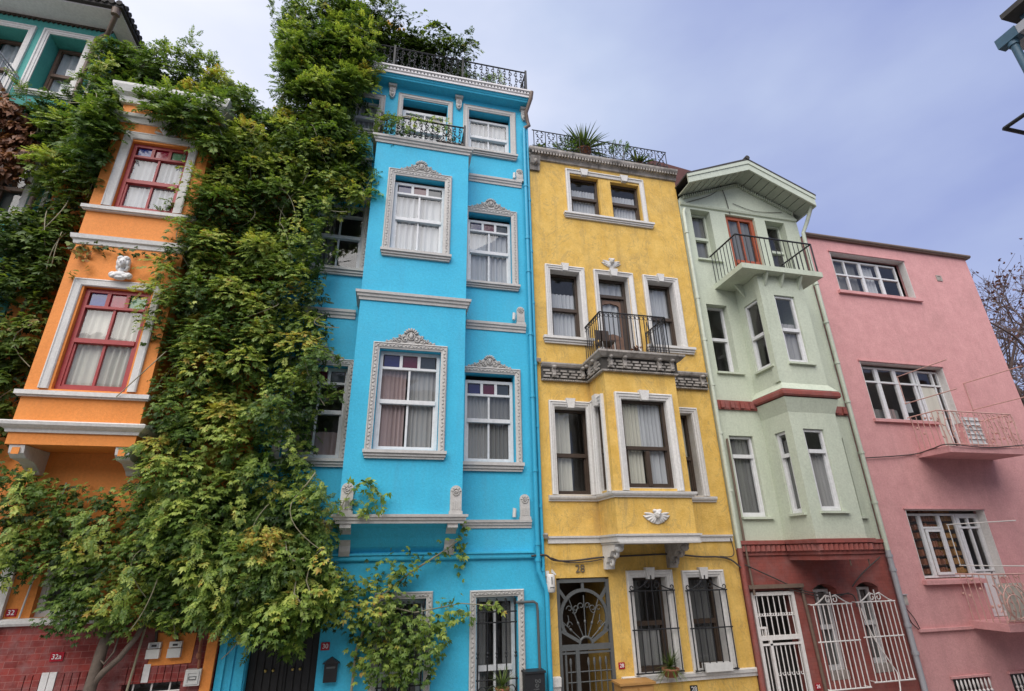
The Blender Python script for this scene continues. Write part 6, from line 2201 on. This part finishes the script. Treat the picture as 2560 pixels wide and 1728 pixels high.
bush('shrub', 'small potted plant standing behind blue roof terrace railing', (1.75, .1, 10.5), .14, 24, 'pinnate', (.5, .8), .5, pot=(.12, .36, 'black_iron'))
bush('shrub', 'slim potted plant showing above the blue roof railing', (2.02, .15, 10.55), .22, 26, 'pinnate', (.5, .8), .65, pot=(.10, .4, 'black_iron'))
bush('flower_pot', 'small brown plant on the yellow balcony floor', (4.55, -.55, 3.50), .12, 60, 'curl', (.6, .9), .5, 'dry_leaf', pot=(.09, .03, 'terracotta'))
for x, lab in ((.72, 'grey square planter behind the blue balcony railing, nearer the door'), (1.0, 'grey square planter at the blue balcony right corner post')):
    b = MB()
    b.bx(x - .13, x + .13, -.40, -.16, 7.93, 8.12)
    b.bx(x - .145, x + .145, -.415, -.145, 8.12, 8.15)
    tag(b.build('planter', 'weathered_stone'), lab, 'planter', 'planters on the blue balcony')
t = thing('chair', 'dark wooden chair on the yellow balcony', 'chair', (3.98, -.38, 3.463))
b = MB(); b.bx(3.84, 4.14, -.55, -.25, 3.78, 3.81); b.build('seat', 'dark_wood', t)
for x in (3.86, 4.12):
    for y in (-.53, -.27):
        b = MB(); b.tube([(x, y, 3.463), (x, y, 3.78 if y < -.4 else 4.12)], .014, 5); b.build('leg', 'pale_plastic' if y < -.4 else 'dark_wood', t)
b = MB(); b.bx(3.86, 4.12, -.28, -.26, 3.92, 4.12); b.build('backrest', 'dark_wood', t)
b = MB()
b.box(front(.08), 5.36, 5.86, -1.80, -1.68, -.06, .06)
tag(b.build('planter', 'pale_plastic'), 'white window box in the right iron grille of the yellow house', 'planter')

# ---- bare tree behind the pink house
tr = thing('tree', 'nearly bare tree with russet seed clusters beyond the pink house', 'tree', (24.9, 5.5, -3.6))
b = MB()
T1 = Leaves('curl')
random.seed(21)
def branch(p, d, l, r, depth):
    n = 4
    pts = [p]
    q, dd = Vector(p), Vector(d)
    for i in range(n):
        dd = (dd + Vector((random.gauss(0, .16), random.gauss(0, .16), random.gauss(.03, .12)))).normalized()
        q = q + dd * l / n
        pts.append(q.copy())
    b.tube(pts, r, 6 if r > .03 else 4, r * .6, False)
    if depth == 0:
        if random.random() < .45:
            m_ = 4
            X = np.array([tuple(pts[random.randint(2, n)]) for _ in range(m_)]) + rng.normal(0, .12, (m_, 3))
            T1.put(X, unit(rng.normal(size=(m_, 3)) + np.array([0, 0, -.6])), unit(rng.normal(size=(m_, 3))), rng.uniform(.8, 1.6, m_), np.clip(rng.normal(.45, .2, m_), 0, 1))
        return
    for k in range(random.choice((2, 3, 3)) if depth > 1 else 4):
        a = pts[random.randint(2, n)]
        nd = (dd + Vector((random.gauss(0, .6), random.gauss(0, .6), random.gauss(.05, .45)))).normalized()
        branch(a, nd, l * random.uniform(.62, .82), r * .58, depth - 1)
branch((24.9, 5.5, -3.6), (0.0, 0, 1), 4.7, .22, 0)
for dvec in ((-.45, 0, .8), (.4, .1, .8), (-.1, .3, .9), (-.2, -.3, .9), (.25, -.25, .7), (-.7, .1, .55), (-.55, -.25, .75), (.1, 0, 1), (-.25, .1, 1), (-.3, .2, .9), (-.55, .3, .7)):
    branch((24.9, 5.5, .9), dvec, 4.4, .13, 5)
b.build('trunk', 'dark_bark', tr)
leaf_mesh('crown', [T1], 'tree_leaf', tr)
